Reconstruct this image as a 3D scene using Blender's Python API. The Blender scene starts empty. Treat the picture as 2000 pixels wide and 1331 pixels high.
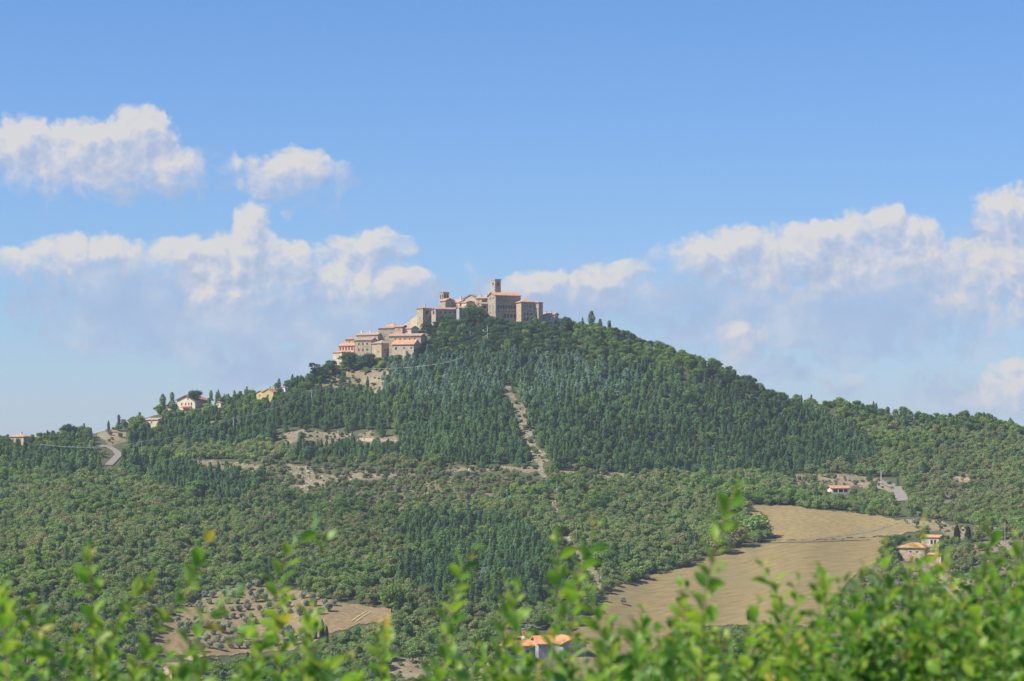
import bpy, math, random
import numpy as np
from mathutils import Vector, Matrix
rng = np.random.default_rng(11)
RND = random.Random(5)
C = bpy.context.scene.collection
SC = bpy.context.scene
F, HZ = 5000.0, 900.0           # focal length and horizon row, in the pixels of the 2000 px wide photograph

# ------------------------------------------------------------------ camera, sky, sun, exposure
cam = bpy.data.cameras.new('camera'); co = bpy.data.objects.new('camera', cam); C.objects.link(co)
co.location = (0, 0, 0); co.rotation_euler = (math.pi / 2, 0, 0)
cam.sensor_width = 36; cam.lens = 90; cam.shift_y = (HZ - 665.5) / 2000
cam.clip_start = 0.05; cam.clip_end = 60000
cam.dof.use_dof = True; cam.dof.focus_distance = 1200; cam.dof.aperture_fstop = 13
SC.camera = co
SUN_EL, SUN_AZ = math.radians(47), math.radians(252)     # azimuth clockwise from +Y
sv = Vector((math.sin(SUN_AZ) * math.cos(SUN_EL), math.cos(SUN_AZ) * math.cos(SUN_EL), math.sin(SUN_EL)))
sl = bpy.data.lights.new('sun', 'SUN'); so = bpy.data.objects.new('sun', sl); C.objects.link(so)
sl.energy = 5.0; sl.angle = math.radians(0.53); sl.color = (1, .945, .84)
so.rotation_euler = sv.to_track_quat('Z', 'Y').to_euler(); so.location = (-200, -100, 300)
SC.view_settings.view_transform = 'Standard'; SC.view_settings.look = 'None'
SC.view_settings.exposure = 0.42; SC.view_settings.gamma = 1
SC.cycles.volume_bounces = 0; SC.cycles.max_bounces = 4; SC.cycles.diffuse_bounces = 2
SC.cycles.transmission_bounces = 2; SC.cycles.glossy_bounces = 1; SC.cycles.transparent_max_bounces = 8
SC.cycles.caustics_reflective = False; SC.cycles.caustics_refractive = False

class NT:                                   # small node helper
    def __init__(s, tree): s.t = tree; s.n = tree.nodes; s.l = tree.links
    def new(s, typ, **kw):
        n = s.n.new(typ)
        for k, v in kw.items(): setattr(n, k, v)
        return n
    def put(s, sock, v):
        if isinstance(v, bpy.types.NodeSocket): s.l.new(v, sock)
        elif v is not None: sock.default_value = v
    def math(s, op, a, b=None, c=None, clamp=False):
        n = s.new('ShaderNodeMath', operation=op, use_clamp=clamp)
        s.put(n.inputs[0], a); s.put(n.inputs[1], b)
        if c is not None: s.put(n.inputs[2], c)
        return n.outputs[0]
    def vec(s, op, a, b=None, out=0):
        n = s.new('ShaderNodeVectorMath', operation=op)
        s.put(n.inputs[0], a); s.put(n.inputs[1], b) if b is not None else None
        return n.outputs[out]
    def noise(s, v, scale, detail=4, rough=.55, dim='3D', out=0):
        n = s.new('ShaderNodeTexNoise', noise_dimensions=dim)
        if v is not None: s.l.new(v, n.inputs['Vector'])
        n.inputs['Scale'].default_value = scale; n.inputs['Detail'].default_value = detail
        n.inputs['Roughness'].default_value = rough
        return n.outputs[out]
    def mr(s, v, a, b, c=0., d=1., smooth=False):
        n = s.new('ShaderNodeMapRange'); n.clamp = True
        if smooth: n.interpolation_type = 'SMOOTHSTEP'
        s.put(n.inputs[0], v)
        for i, x in enumerate((a, b, c, d)): s.put(n.inputs[i + 1], x)
        return n.outputs[0]
    def mix(s, f, a, b, mode='MIX'):
        n = s.new('ShaderNodeMix', data_type='RGBA', blend_type=mode)
        s.put(n.inputs[0], f)
        s.put(n.inputs[6], a if not isinstance(a, tuple) else (*a, 1)[:4])
        s.put(n.inputs[7], b if not isinstance(b, tuple) else (*b, 1)[:4])
        return n.outputs[2]
    def ramp(s, f, stops):
        n = s.new('ShaderNodeValToRGB'); e = n.color_ramp.elements
        while len(e) < len(stops): e.new(.5)
        for el, (p, c) in zip(e, stops): el.position = p; el.color = (*c, 1)
        s.put(n.inputs[0], f); return n.outputs[0]

W = bpy.data.worlds.new('World'); SC.world = W; W.use_nodes = True
def build_world():
    t = NT(W.node_tree); t.n.clear()
    out = t.new('ShaderNodeOutputWorld'); bg = t.new('ShaderNodeBackground')
    t.l.new(bg.outputs[0], out.inputs[0]); bg.inputs[1].default_value = 0.085
    sky = t.new('ShaderNodeTexSky', sky_type='NISHITA'); sky.sun_disc = False
    sky.sun_elevation = SUN_EL; sky.sun_rotation = SUN_AZ
    sky.altitude = 500; sky.air_density = 1.0; sky.dust_density = 0.35; sky.ozone_density = 4.0
    tc = t.new('ShaderNodeTexCoord'); sep = t.new('ShaderNodeSeparateXYZ'); t.l.new(tc.outputs['Generated'], sep.inputs[0])
    x, y, z = sep.outputs
    ys = t.math('MAXIMUM', y, .08)
    # direction in the sky as two tangents, x 100
    cx = t.math('MULTIPLY', t.math('DIVIDE', x, ys), 50.); cz = t.math('MULTIPLY', t.math('DIVIDE', z, ys), 50.)
    comb = t.new('ShaderNodeCombineXYZ'); t.l.new(cx, comb.inputs[0]); t.l.new(cz, comb.inputs[1])
    p0 = comb.outputs[0]
    # units: 1 = 1 % of 50 => 100 photo px
    def group(name, blobs, amp1, amp2):
        g = bpy.data.node_groups.new(name, 'ShaderNodeTree')
        g.interface.new_socket('P', in_out='INPUT', socket_type='NodeSocketVector')
        g.interface.new_socket('D', in_out='OUTPUT', socket_type='NodeSocketFloat')
        q = NT(g); gi = q.new('NodeGroupInput'); go = q.new('NodeGroupOutput')
        P = gi.outputs[0]
        w1 = q.vec('SUBTRACT', q.noise(P, .9, 2, .5, dim='2D', out=1), (.5, .5, .5))
        Pw = q.vec('ADD', P, q.vec('MULTIPLY', w1, (amp1, amp1 * .8, 0)))
        acc = None
        for (u, v, rx, ry, s) in blobs:
            c = ((u - 1000) / 100, (HZ - v) / 100, 0)
            d = q.vec('MULTIPLY', q.vec('SUBTRACT', Pw, c), (100 / rx, 100 / ry, 0))
            r2 = q.vec('DOT_PRODUCT', d, d, out=1)
            k0 = q.math('MAXIMUM', q.math('SUBTRACT', 1., r2), -2.2); k = q.math('MINIMUM', k0, q.math('MULTIPLY', k0, s)) if s < 1 else k0
            acc = k if acc is None else q.math('SMOOTH_MAX', acc, k, .35)
        n1 = q.noise(P, 1.7, 7, .60, dim='2D')
        vo = q.new('ShaderNodeTexVoronoi', feature='F1', voronoi_dimensions='2D'); q.l.new(Pw, vo.inputs['Vector']); vo.inputs['Scale'].default_value = 2.3; vo.inputs['Detail'].default_value = 2; vo.inputs['Roughness'].default_value = .6
        n2 = q.math('ADD', q.math('MULTIPLY', q.math('SUBTRACT', n1, .5), amp2), q.math('MULTIPLY', q.math('SUBTRACT', .50, vo.outputs['Distance']), amp2 * .5))
        q.l.new(q.math('ADD', acc, n2), go.inputs[0])
        def use(vec):
            n = t.new('ShaderNodeGroup'); n.node_tree = g; t.put(n.inputs[0], vec); return n.outputs[0]
        return use
    cum = group('cumulus', [
        (40, 290, 130, 64, 1), (190, 296, 140, 66, 1), (268, 262, 88, 56, 1), (315, 335, 95, 48, .9), (110, 350, 140, 36, .7), (215, 345, 130, 40, .8),
        (560, 340, 122, 48, .72), (615, 335, 66, 36, .7), (60, 520, 95, 46, .8), (190, 505, 125, 52, .9), (130, 490, 60, 36, .8),
        (350, 495, 76, 40, .9), (415, 520, 110, 60, 1.05), (440, 575, 92, 72, .9), (495, 455, 44, 58, 1), (480, 505, 80, 60, 1), (562, 505, 52, 42, 1), (545, 545, 90, 50, .6),
        (720, 488, 98, 42, .85), (670, 560, 90, 40, .7), (740, 562, 105, 46, .95), (805, 560, 50, 40, .8), (690, 525, 120, 30, .4),
        (1045, 558, 74, 36, .9), (1080, 545, 34, 26, .8), (1180, 548, 80, 34, .8), (1225, 530, 40, 26, .8), (1130, 575, 160, 34, .5),
        (1400, 508, 120, 50, .9), (1440, 478, 80, 40, .95), (1560, 500, 130, 58, .9), (1620, 468, 90, 34, 1.1), (1716, 440, 78, 44, 1.2), (1770, 465, 90, 44, 1.1), (1800, 510, 110, 60, .85), (1690, 510, 150, 60, .6), (1600, 560, 260, 40, .35),
        (1965, 418, 74, 54, 1), (2060, 400, 90, 60, 1), (1960, 530, 90, 70, .8), (1930, 590, 120, 60, .4), (1990, 765, 84, 60, .85), (1940, 790, 70, 40, .5), (1460, 665, 90, 36, .3), (1640, 745, 60, 28, .3)], .6, 1.0)
    veil = group('veil', [
        (330, 600, 330, 110, .9), (560, 640, 330, 90, .85), (250, 340, 190, 60, .5), (560, 360, 130, 42, .4), (520, 730, 170, 40, .9), (1120, 590, 220, 80, .8),
        (1600, 600, 420, 110, .95), (1930, 560, 180, 120, .9), (1500, 670, 260, 40, .7), (1640, 745, 60, 26, .8),
        (1880, 780, 130, 60, .6), (1500, 740, 60, 30, .7), (740, 600, 170, 60, .7), (1350, 640, 140, 50, .6)], 1.6, 1.3)
    d0 = cum(p0); dl = cum(t.vec('ADD', p0, (-.13, .20, 0))); db = cum(t.vec('ADD', p0, (.04, -.36, 0)))
    dv = veil(p0)
    infront = t.mr(y, .15, .3)
    soft = t.mr(t.math('SUBTRACT', d0, db), -.1, .75, .30, 1.35)      # bases fade out, tops stay crisp
    a_c = t.math('MULTIPLY', t.mr(d0, -.38, t.math('SUBTRACT', soft, .06), 0, .88, True), infront)
    a_v = t.math('MULTIPLY', t.mr(dv, -.55, .55, 0, .74, True), infront)
    lit = t.math('ADD', t.math('MULTIPLY', t.math('SUBTRACT', d0, dl), .85), .70)  # cloud light is put into the colour: sun side brighter, underside shaded
    lit = t.math('SUBTRACT', lit, t.math('MULTIPLY', t.mr(dl, .35, 1.3), .42), clamp=True)
    ccol = t.ramp(lit, [(0., (3.7, 4.4, 6.0)), (.35, (4.4, 4.95, 6.2)), (.68, (5.5, 5.65, 6.4)), (1., (6.75, 6.45, 6.1))])
    # ramps clamp nothing here: values are radiance like the sky's, before the background strength
    vcol = (3.2, 3.65, 4.9)
    tint = t.mix(1., sky.outputs[0], t.mix(t.mr(z, .0, .17), (.78, .90, 1.16), (.69, .92, 1.25)), 'MULTIPLY')
    vn = t.noise(p0, .9, 5, .6, dim='2D'); c1 = t.mix(a_v, tint, t.ramp(vn, [(.36, (3.3, 4.25, 6.2)), (.54, (3.9, 4.7, 6.3)), (.7, (5.1, 5.5, 6.4))])); c2 = t.mix(a_c, c1, ccol)
    t.l.new(c2, bg.inputs[0])
build_world()

# ------------------------------------------------------------------ helpers
def link(o, parent=None):
    C.objects.link(o)
    if parent is not None: o.parent = parent
    return o
def tag(o, label=None, cat=None, group=None, kind=None):
    if label: o['label'] = label
    if cat: o['category'] = cat
    if group: o['group'] = group
    if kind: o['kind'] = kind
    return o
def mesh(name, verts, faces, mats, smooth=False, fm=None):
    me = bpy.data.meshes.new(name); me.from_pydata([tuple(v) for v in verts], [], faces)
    for m in (mats if isinstance(mats, (list, tuple)) else [mats]): me.materials.append(m)
    if fm is not None: me.polygons.foreach_set('material_index', fm)
    if smooth: me.polygons.foreach_set('use_smooth', [True] * len(me.polygons))
    me.update(); return me
def qmesh(name, V, Q, mats, fm=None, smooth=False):      # quick mesh from numpy arrays, quads
    me = bpy.data.meshes.new(name); V = np.asarray(V, np.float32); Q = np.asarray(Q, np.int32)
    me.vertices.add(len(V)); me.vertices.foreach_set('co', V.ravel())
    me.loops.add(Q.size); me.loops.foreach_set('vertex_index', Q.ravel())
    me.polygons.add(len(Q)); me.polygons.foreach_set('loop_start', np.arange(0, Q.size, Q.shape[1], dtype=np.int32))
    for m in (mats if isinstance(mats, (list, tuple)) else [mats]): me.materials.append(m)
    if fm is not None: me.polygons.foreach_set('material_index', np.asarray(fm, np.int32))
    if smooth: me.polygons.foreach_set('use_smooth', np.ones(len(Q), bool))
    me.update(calc_edges=True); me.validate(); return me
def obj(name, me, parent=None, loc=None):
    o = bpy.data.objects.new(name, me); link(o, parent)
    if loc is not None: o.location = loc
    return o
def empty(name, loc, rz=0., parent=None):
    o = bpy.data.objects.new(name, None); o.empty_display_size = .5; link(o, parent); o.location = loc; o.rotation_euler = (0, 0, rz); return o
class MB:
    def __init__(s): s.v = []; s.f = []; s.m = []
    def box(s, x0, x1, y0, y1, z0, z1, m=0):
        b = len(s.v); s.v += [(x0,y0,z0),(x1,y0,z0),(x1,y1,z0),(x0,y1,z0),(x0,y0,z1),(x1,y0,z1),(x1,y1,z1),(x0,y1,z1)]
        for q in ((0,3,2,1),(4,5,6,7),(0,1,5,4),(1,2,6,5),(2,3,7,6),(3,0,4,7)): s.f.append(tuple(b+i for i in q)); s.m.append(m)
    def poly(s, pts, m=0):
        b = len(s.v); s.v += [tuple(p) for p in pts]; s.f.append(tuple(range(b, b + len(pts)))); s.m.append(m)
    def slab(s, pts, t, m=0):                # polygon thickened downwards by t
        b = len(s.v); n = len(pts); s.v += [tuple(p) for p in pts] + [(p[0], p[1], p[2] - t) for p in pts]
        s.f.append(tuple(range(b, b + n))); s.f.append(tuple(b + n + i for i in reversed(range(n)))); s.m += [m, m]
        for i in range(n): s.f.append((b + i, b + n + i, b + n + (i + 1) % n, b + (i + 1) % n)); s.m.append(m)
    def tube(s, pts, rad, n=6, m=0):
        pts = [Vector(p) for p in pts]; b = len(s.v)
        for i, p in enumerate(pts):
            d = (pts[min(i + 1, len(pts) - 1)] - pts[max(i - 1, 0)]).normalized()
            a = d.cross(Vector((0, 0, 1)) if abs(d.z) < .9 else Vector((1, 0, 0))).normalized(); c = d.cross(a)
            r = rad[i] if isinstance(rad, (list, tuple)) else rad
            for k in range(n):
                t = 2 * math.pi * k / n; s.v.append(tuple(p + a * (r * math.cos(t)) + c * (r * math.sin(t))))
        for i in range(len(pts) - 1):
            for k in range(n): s.f.append((b+i*n+k, b+i*n+(k+1)%n, b+(i+1)*n+(k+1)%n, b+(i+1)*n+k)); s.m.append(m)
        s.f.append(tuple(b + k for k in reversed(range(n)))); s.f.append(tuple(b + (len(pts)-1)*n + k for k in range(n))); s.m += [m, m]
    def build(s, name, mats, parent=None, smooth=False):
        return obj(name, mesh(name, s.v, s.f, mats, smooth, s.m), parent)

# ------------------------------------------------------------------ materials
MAT = {}
def material(name, fn, rough=.9, spec=.1):
    m = bpy.data.materials.new(name); m.use_nodes = True; t = NT(m.node_tree); t.n.clear()
    out = t.new('ShaderNodeOutputMaterial'); b = t.new('ShaderNodeBsdfPrincipled')
    b.inputs['Roughness'].default_value = rough; b.inputs['Specular IOR Level'].default_value = spec
    t.l.new(b.outputs[0], out.inputs[0])
    c = fn(t, b)
    if c is not None: t.put(b.inputs['Base Color'], c if not isinstance(c, tuple) else (*c, 1))
    MAT[name] = m; return m
def geo_pos(t): return t.new('ShaderNodeNewGeometry').outputs['Position']
def objc(t): return t.new('ShaderNodeTexCoord').outputs['Object']
def plain(c): return lambda t, b: c

def stone_fn(c1, c2, c3):
    def f(t, b):
        p = geo_pos(t)
        v = t.new('ShaderNodeTexVoronoi'); t.l.new(t.vec('MULTIPLY', p, (1.5, 1.5, 2.6)), v.inputs['Vector']); v.inputs['Scale'].default_value = 1.
        sep = t.new('ShaderNodeSeparateColor'); t.l.new(v.outputs['Color'], sep.inputs[0])
        col = t.ramp(t.math('ADD', t.math('MULTIPLY', sep.outputs[0], .55), t.math('MULTIPLY', t.noise(p, .35, 5, .7), .45)),
                     [(.2, c3), (.5, c1), (.8, c2)])
        st = t.mr(t.noise(t.vec('MULTIPLY', p, (1.1, 1.1, .22)), 1., 4, .6), .5, .75)
        return t.mix(t.math('MULTIPLY', st, .35), col, tuple(x * .55 for x in c1))
    return f
material('stone', stone_fn((.47,.36,.23), (.62,.50,.34), (.31,.235,.15)))
material('stone_grey', stone_fn((.37,.30,.215), (.50,.42,.31), (.24,.195,.145)))
material('stone_pale', stone_fn((.58,.47,.32), (.70,.60,.44), (.40,.32,.22)))
material('stone_tower', stone_fn((.40,.35,.27), (.55,.49,.38), (.27,.23,.18)))
material('stone_pink', stone_fn((.55,.38,.27), (.65,.48,.35), (.40,.28,.20)))
material('plaster_cream', stone_fn((.74,.60,.42), (.80,.67,.49), (.68,.54,.37)))
material('plaster_yellow', stone_fn((.64,.49,.19), (.68,.54,.24), (.56,.42,.15)))
material('plaster_orange', stone_fn((.66,.36,.25), (.72,.44,.32), (.56,.29,.20)))
material('plaster_grey', stone_fn((.36,.36,.36), (.42,.42,.42), (.30,.30,.30)))
def tile_fn(c1, c2, c3):
    def f(t, b):
        p = geo_pos(t)
        v = t.new('ShaderNodeTexVoronoi'); t.l.new(p, v.inputs['Vector']); v.inputs['Scale'].default_value = 1.9
        sep = t.new('ShaderNodeSeparateColor'); t.l.new(v.outputs['Color'], sep.inputs[0])
        w = t.math('ADD', t.math('MULTIPLY', sep.outputs[1], .5), t.math('MULTIPLY', t.noise(p, .5, 4, .65), .5))
        col = t.ramp(w, [(.2, c3), (.5, c1), (.8, c2)])
        wv = t.new('ShaderNodeTexWave'); t.l.new(objc(t), wv.inputs['Vector']); wv.inputs['Scale'].default_value = 1.2; wv.inputs['Distortion'].default_value = 1.
        return t.mix(t.math('MULTIPLY', wv.outputs[1], .25), col, tuple(x * .6 for x in c1))
    return f
material('roof_pink', tile_fn((.46,.29,.19), (.58,.40,.28), (.32,.21,.15)))
material('roof_orange', tile_fn((.58,.29,.155), (.70,.40,.23), (.42,.22,.12)))
material('roof_new', tile_fn((.66,.29,.12), (.76,.40,.18), (.50,.21,.09)))
material('roof_red', tile_fn((.46,.16,.12), (.58,.24,.17), (.34,.12,.09)))
material('roof_brown', tile_fn((.38,.27,.20), (.50,.37,.28), (.26,.19,.15)))
material('pane_dark', plain((.035,.035,.04)), .3, .4)
material('wood_dark', plain((.10,.06,.04)), .7)
material('white_paint', plain((.78,.77,.74)), .6)
material('red_cloth', plain((.45,.10,.09)), .8)
material('iron', plain((.30,.31,.32)), .6, .3)
material('iron_pale', plain((.62,.63,.62)), .5, .3)
material('pole_wood', plain((.42,.40,.37)), .85)
material('wire', plain((.60,.63,.60)), .5, .3)
material('bark', lambda t, b: t.ramp(t.noise(objc(t), 3., 3), [(.3, (.09,.07,.055)), (.7, (.20,.165,.13))]))
material('bark_pale', plain((.34,.31,.27)))
material('rock', lambda t, b: t.ramp(t.noise(objc(t), 2., 4), [(.3, (.34,.29,.23)), (.7, (.56,.50,.42))]))

def foliage(name, cols, trans=.34, blotch=.5, bark=None):
    """cols: colours from dull to bright of this kind of tree; one tree takes one of them, near trees alike"""
    m = bpy.data.materials.new(name); m.use_nodes = True; t = NT(m.node_tree); t.n.clear()
    out = t.new('ShaderNodeOutputMaterial')
    oi = t.new('ShaderNodeObjectInfo')
    n1 = t.noise(oi.outputs['Location'], .017, 3, .6)
    r = t.math('ADD', t.math('MULTIPLY', oi.outputs['Random'], .5), t.math('MULTIPLY', t.mr(n1, .32, .68), .5))
    col = t.ramp(r, [((i + .5) / len(cols), c) for i, c in enumerate(cols)])
    n2 = t.noise(geo_pos(t), .55, 3, .6)
    br = t.mr(n2, .3, .7, .85, 1.85)
    br = t.math('MULTIPLY', br, t.math('ADD', .82, t.math('MULTIPLY', t.mr(t.noise(oi.outputs['Location'], .009, 4, .7), .3, .7), .4)))
    mul = t.new('ShaderNodeVectorMath', operation='SCALE'); t.l.new(col, mul.inputs[0]); t.l.new(br, mul.inputs['Scale'])
    d = t.new('ShaderNodeBsdfDiffuse'); t.l.new(mul.outputs[0], d.inputs[0])
    tr = t.new('ShaderNodeBsdfTranslucent'); t.l.new(t.mix(1., mul.outputs[0], (1.15, 1.3, .6), 'MULTIPLY'), tr.inputs[0])
    mx = t.new('ShaderNodeMixShader'); mx.inputs[0].default_value = trans
    t.l.new(d.outputs[0], mx.inputs[1]); t.l.new(tr.outputs[0], mx.inputs[2]); t.l.new(mx.outputs[0], out.inputs[0])
    MAT[name] = m; return m
foliage('pine_leaf', [(0.062,0.111,0.052), (0.083,0.146,0.064), (0.110,0.182,0.071), (0.145,0.221,0.071)])
foliage('cedar_leaf', [(0.109,0.172,0.121), (0.144,0.218,0.155), (0.184,0.259,0.190)])
foliage('oak_leaf', [(0.126,0.169,0.067), (0.161,0.203,0.075), (0.168,0.243,0.071), (0.232,0.216,0.101), (0.161,0.223,0.075)])
foliage('bright_leaf', [(0.077,0.132,0.040), (0.116,0.187,0.048), (0.154,0.226,0.053), (0.231,0.275,0.061)])
foliage('holm_leaf', [(.038,.070,.036), (.055,.100,.044), (.075,.130,.048)])
foliage('scrub_leaf', [(0.138,0.169,0.090), (0.181,0.188,0.112), (0.150,0.200,0.081), (0.237,0.213,0.131)])
foliage('olive_leaf', [(.20,.23,.165), (.25,.28,.20), (.22,.25,.18)])
foliage('cypress_leaf', [(.022,.040,.022), (.030,.052,.026)])
foliage('bush_leaf_dark', [(.035,.055,.03), (.05,.075,.035)])

# ------------------------------------------------------------------ terrain as a function of (u, v): where a sight line meets the hill
SK = np.array([(-12000,1100),(-3000,1000),(-600,915),(-200,886),(0,872),(100,868),(150,856),(230,835),(300,812),(340,802),(400,796),(450,788),(520,778),(600,748),(650,719),
  (700,697),(760,669),(810,642),(850,620),(900,610),(960,604),(1040,622),(1100,638),(1160,646),(1200,656),(1300,690),(1400,722),(1500,775),(1540,787),(1620,797),(1700,804),
  (1800,820),(1850,828),(1920,822),(2000,846),(2300,890),(2800,940),(5000,1010),(14000,1100)], float)
def S(u): return np.interp(u, SK[:,0], SK[:,1])
_bv = np.array([500,560,600,700,800,880,930,1000,1065,1130,1200,1270,1331,1400,1480], float)
_bd = np.array([1660,1620,1580,1500,1418,1345,1290,1185,1085,1015,950,895,850,800,740], float)
_fv = np.arange(460, 1540, 2.); _fd = np.interp(_fv, _bv, _bd)
_k = np.exp(-np.linspace(-2, 2, 41)**2); _k /= _k.sum(); _fd = np.convolve(np.pad(_fd, 20, 'edge'), _k, 'valid')
def sstep(a, b, x): t = np.clip((x - a) / (b - a), 0, 1); return t * t * (3 - 2 * t)
def Dfun(u, v):
    u = np.asarray(u, float); v = np.asarray(v, float); uc = np.clip(u, -900, 2900)
    d = np.interp(v, _fv, _fd)
    d = d + 110 * (1 - np.exp(-((uc - 960) / 620)**2)) * sstep(1080, 760, v)
    n = 13 * np.sin(uc / 170 + 1.3 + v / 310) + 7 * np.sin(uc / 74 - v / 190 + 2) + 10 * np.sin(v / 95 + uc / 400) + 3.2 * np.sin(uc / 29 + v / 80) + 2.2 * np.sin(v / 31 - uc / 66)
    return d + n
def P(u, v, D): return Vector(((u - 1000) / F * D, D, (HZ - v) / F * D))
def G(u, v): return P(u, v, float(Dfun(u, v)))      # the point of the ground seen at u, v
# lookup (u, D) -> v
UG = np.arange(-700, 2701, 10.); DG = np.arange(730, 1800, 4.)
VT = np.zeros((len(UG), len(DG))); DC = np.zeros(len(UG))
for i, u in enumerate(UG):
    vs = np.linspace(1490, S(u), 300); ds = np.maximum.accumulate(Dfun(u, vs)); DC[i] = ds[-1]
    VT[i] = np.interp(DG, ds, vs)
    over = DG > ds[-1]; zc = (HZ - S(u)) / F * ds[-1]
    zz = zc - (DG[over] - ds[-1]) * .35; VT[i][over] = HZ - zz * F / DG[over]
def gv(u, D):
    fi = np.clip((u - UG[0]) / 10, 0, len(UG) - 1.001); fj = np.clip((D - DG[0]) / 4, 0, len(DG) - 1.001)
    i = fi.astype(int); j = fj.astype(int); a = fi - i; b = fj - j
    return (VT[i,j]*(1-a)+VT[i+1,j]*a)*(1-b)+(VT[i,j+1]*(1-a)+VT[i+1,j+1]*a)*b
def gz(x, y):
    x = np.atleast_1d(np.asarray(x, float)); y = np.atleast_1d(np.asarray(y, float)); u = 1000 + x / y * F
    return (HZ - gv(u, y)) / F * y
def inpoly(u, v, poly):
    u = np.asarray(u, float); v = np.asarray(v, float); r = np.zeros(np.broadcast(u, v).shape, bool); n = len(poly)
    for i in range(n):
        x1, y1 = poly[i]; x2, y2 = poly[(i + 1) % n]
        if y1 == y2: continue
        c = ((y1 > v) != (y2 > v)) & (u < (x2 - x1) * (v - y1) / (y2 - y1) + x1); r ^= c
    return r
def wob(u, v, a=4): return a * (np.sin(u / 7. + v / 11.) + .7 * np.sin(v / 5. - u / 17.) + .5 * np.sin(u / 3.1 + 1.7)) / 2, a * .5 * (np.sin(u / 9. - 1) + np.sin(u / 4.3 + v / 6.)) / 2

FIELD_UP = [(1452,986),(1530,988),(1610,997),(1700,1006),(1760,1018),(1800,1036),(1760,1046),(1700,1050),(1600,1056),(1516,1058),(1514,1048),(1498,1030),(1470,1005)]
FIELD_LOW = [(1080,1330),(1120,1235),(1165,1195),(1197,1150),(1262,1128),(1330,1112),(1405,1084),(1442,1066),(1512,1058),(1600,1057),(1700,1051),(1735,1052),(1724,1075),(1716,1098),(1690,1110),(1655,1140),(1625,1185),(1590,1225),(1450,1222),(1330,1225),(1210,1330)]
OLIVE = [(300,1255),(318,1215),(345,1190),(400,1165),(455,1147),(520,1144),(590,1158),(660,1177),(720,1186),(775,1193),(765,1212),(700,1222),(640,1240),(600,1268),(520,1275),(400,1285),(330,1280)]
FIREBREAK = [(981,722),(990,722),(998,768),(1012,778),(1024,800),(1036,830),(1042,860),(1052,880),(1074,884),(1076,900),(1062,905),(1066,935),(1056,935),(1052,905),(1040,900),(1036,880),(1024,850),(1014,820),(1000,800),(996,778),(988,770)]
TRACK2 = [(1060,930),(1070,930),(1088,985),(1096,1010),(1120,1060),(1160,1110),(1180,1150),(1172,1150),(1150,1112),(1110,1066),(1084,1010),(1078,985)]
BARE = [[(536,856),(560,846),(600,840),(650,846),(690,846),(684,858),(655,862),(640,872),(610,866),(560,864)],
        [(700,850),(722,842),(745,853),(780,854),(782,866),(740,868),(700,862)],
        [(860,912),(960,911),(1060,914),(1060,924),(980,922),(880,922)], [(1076,918),(1180,922),(1260,930),(1260,937),(1150,932),(1076,930)],
        [(365,898),(430,902),(510,908),(506,916),(430,914),(370,908)], [(556,905),(600,914),(622,938),(606,950),(596,972),(582,965),(590,940),(565,922)],
        [(270,905),(296,930),(292,950),(280,938)], [(560,925),(700,930),(780,925),(760,934),(640,944)],
        [(640,742),(680,726),(720,722),(762,726),(752,748),(744,765),(720,768),(700,752),(650,758),(600,770),(610,752)],
        [(1548,930),(1600,922),(1680,930),(1730,940),(1765,955),(1740,960),(1690,952),(1640,948),(1560,945)],
        [(1770,1015),(1830,1018),(1880,1030),(1900,1050),(1880,1062),(1840,1040),(1790,1036)], [(1890,1066),(1940,1052),(1990,1046),(2000,1075),(1930,1085),(1895,1082)],
        [(1775,1110),(1830,1115),(1900,1140),(1880,1180),(1800,1160),(1770,1130)], [(770,1286),(850,1288),(845,1330),(740,1330)], [(925,1290),(980,1290),(960,1330),(900,1330)],
        [(190,850),(205,835),(240,842),(250,862),(215,870)], [(1860,930),(1900,935),(1890,960),(1870,950)], [(410,826),(440,822),(436,836),(412,836)],
        [(560,800),(575,800),(575,808),(560,808)]]
YARD = [(648,712),(700,692),(765,690),(826,668),(830,640),(812,612),(830,606),(1090,625),(1090,650),(1010,640),(850,625),(840,690),(700,712),(655,724)]

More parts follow.
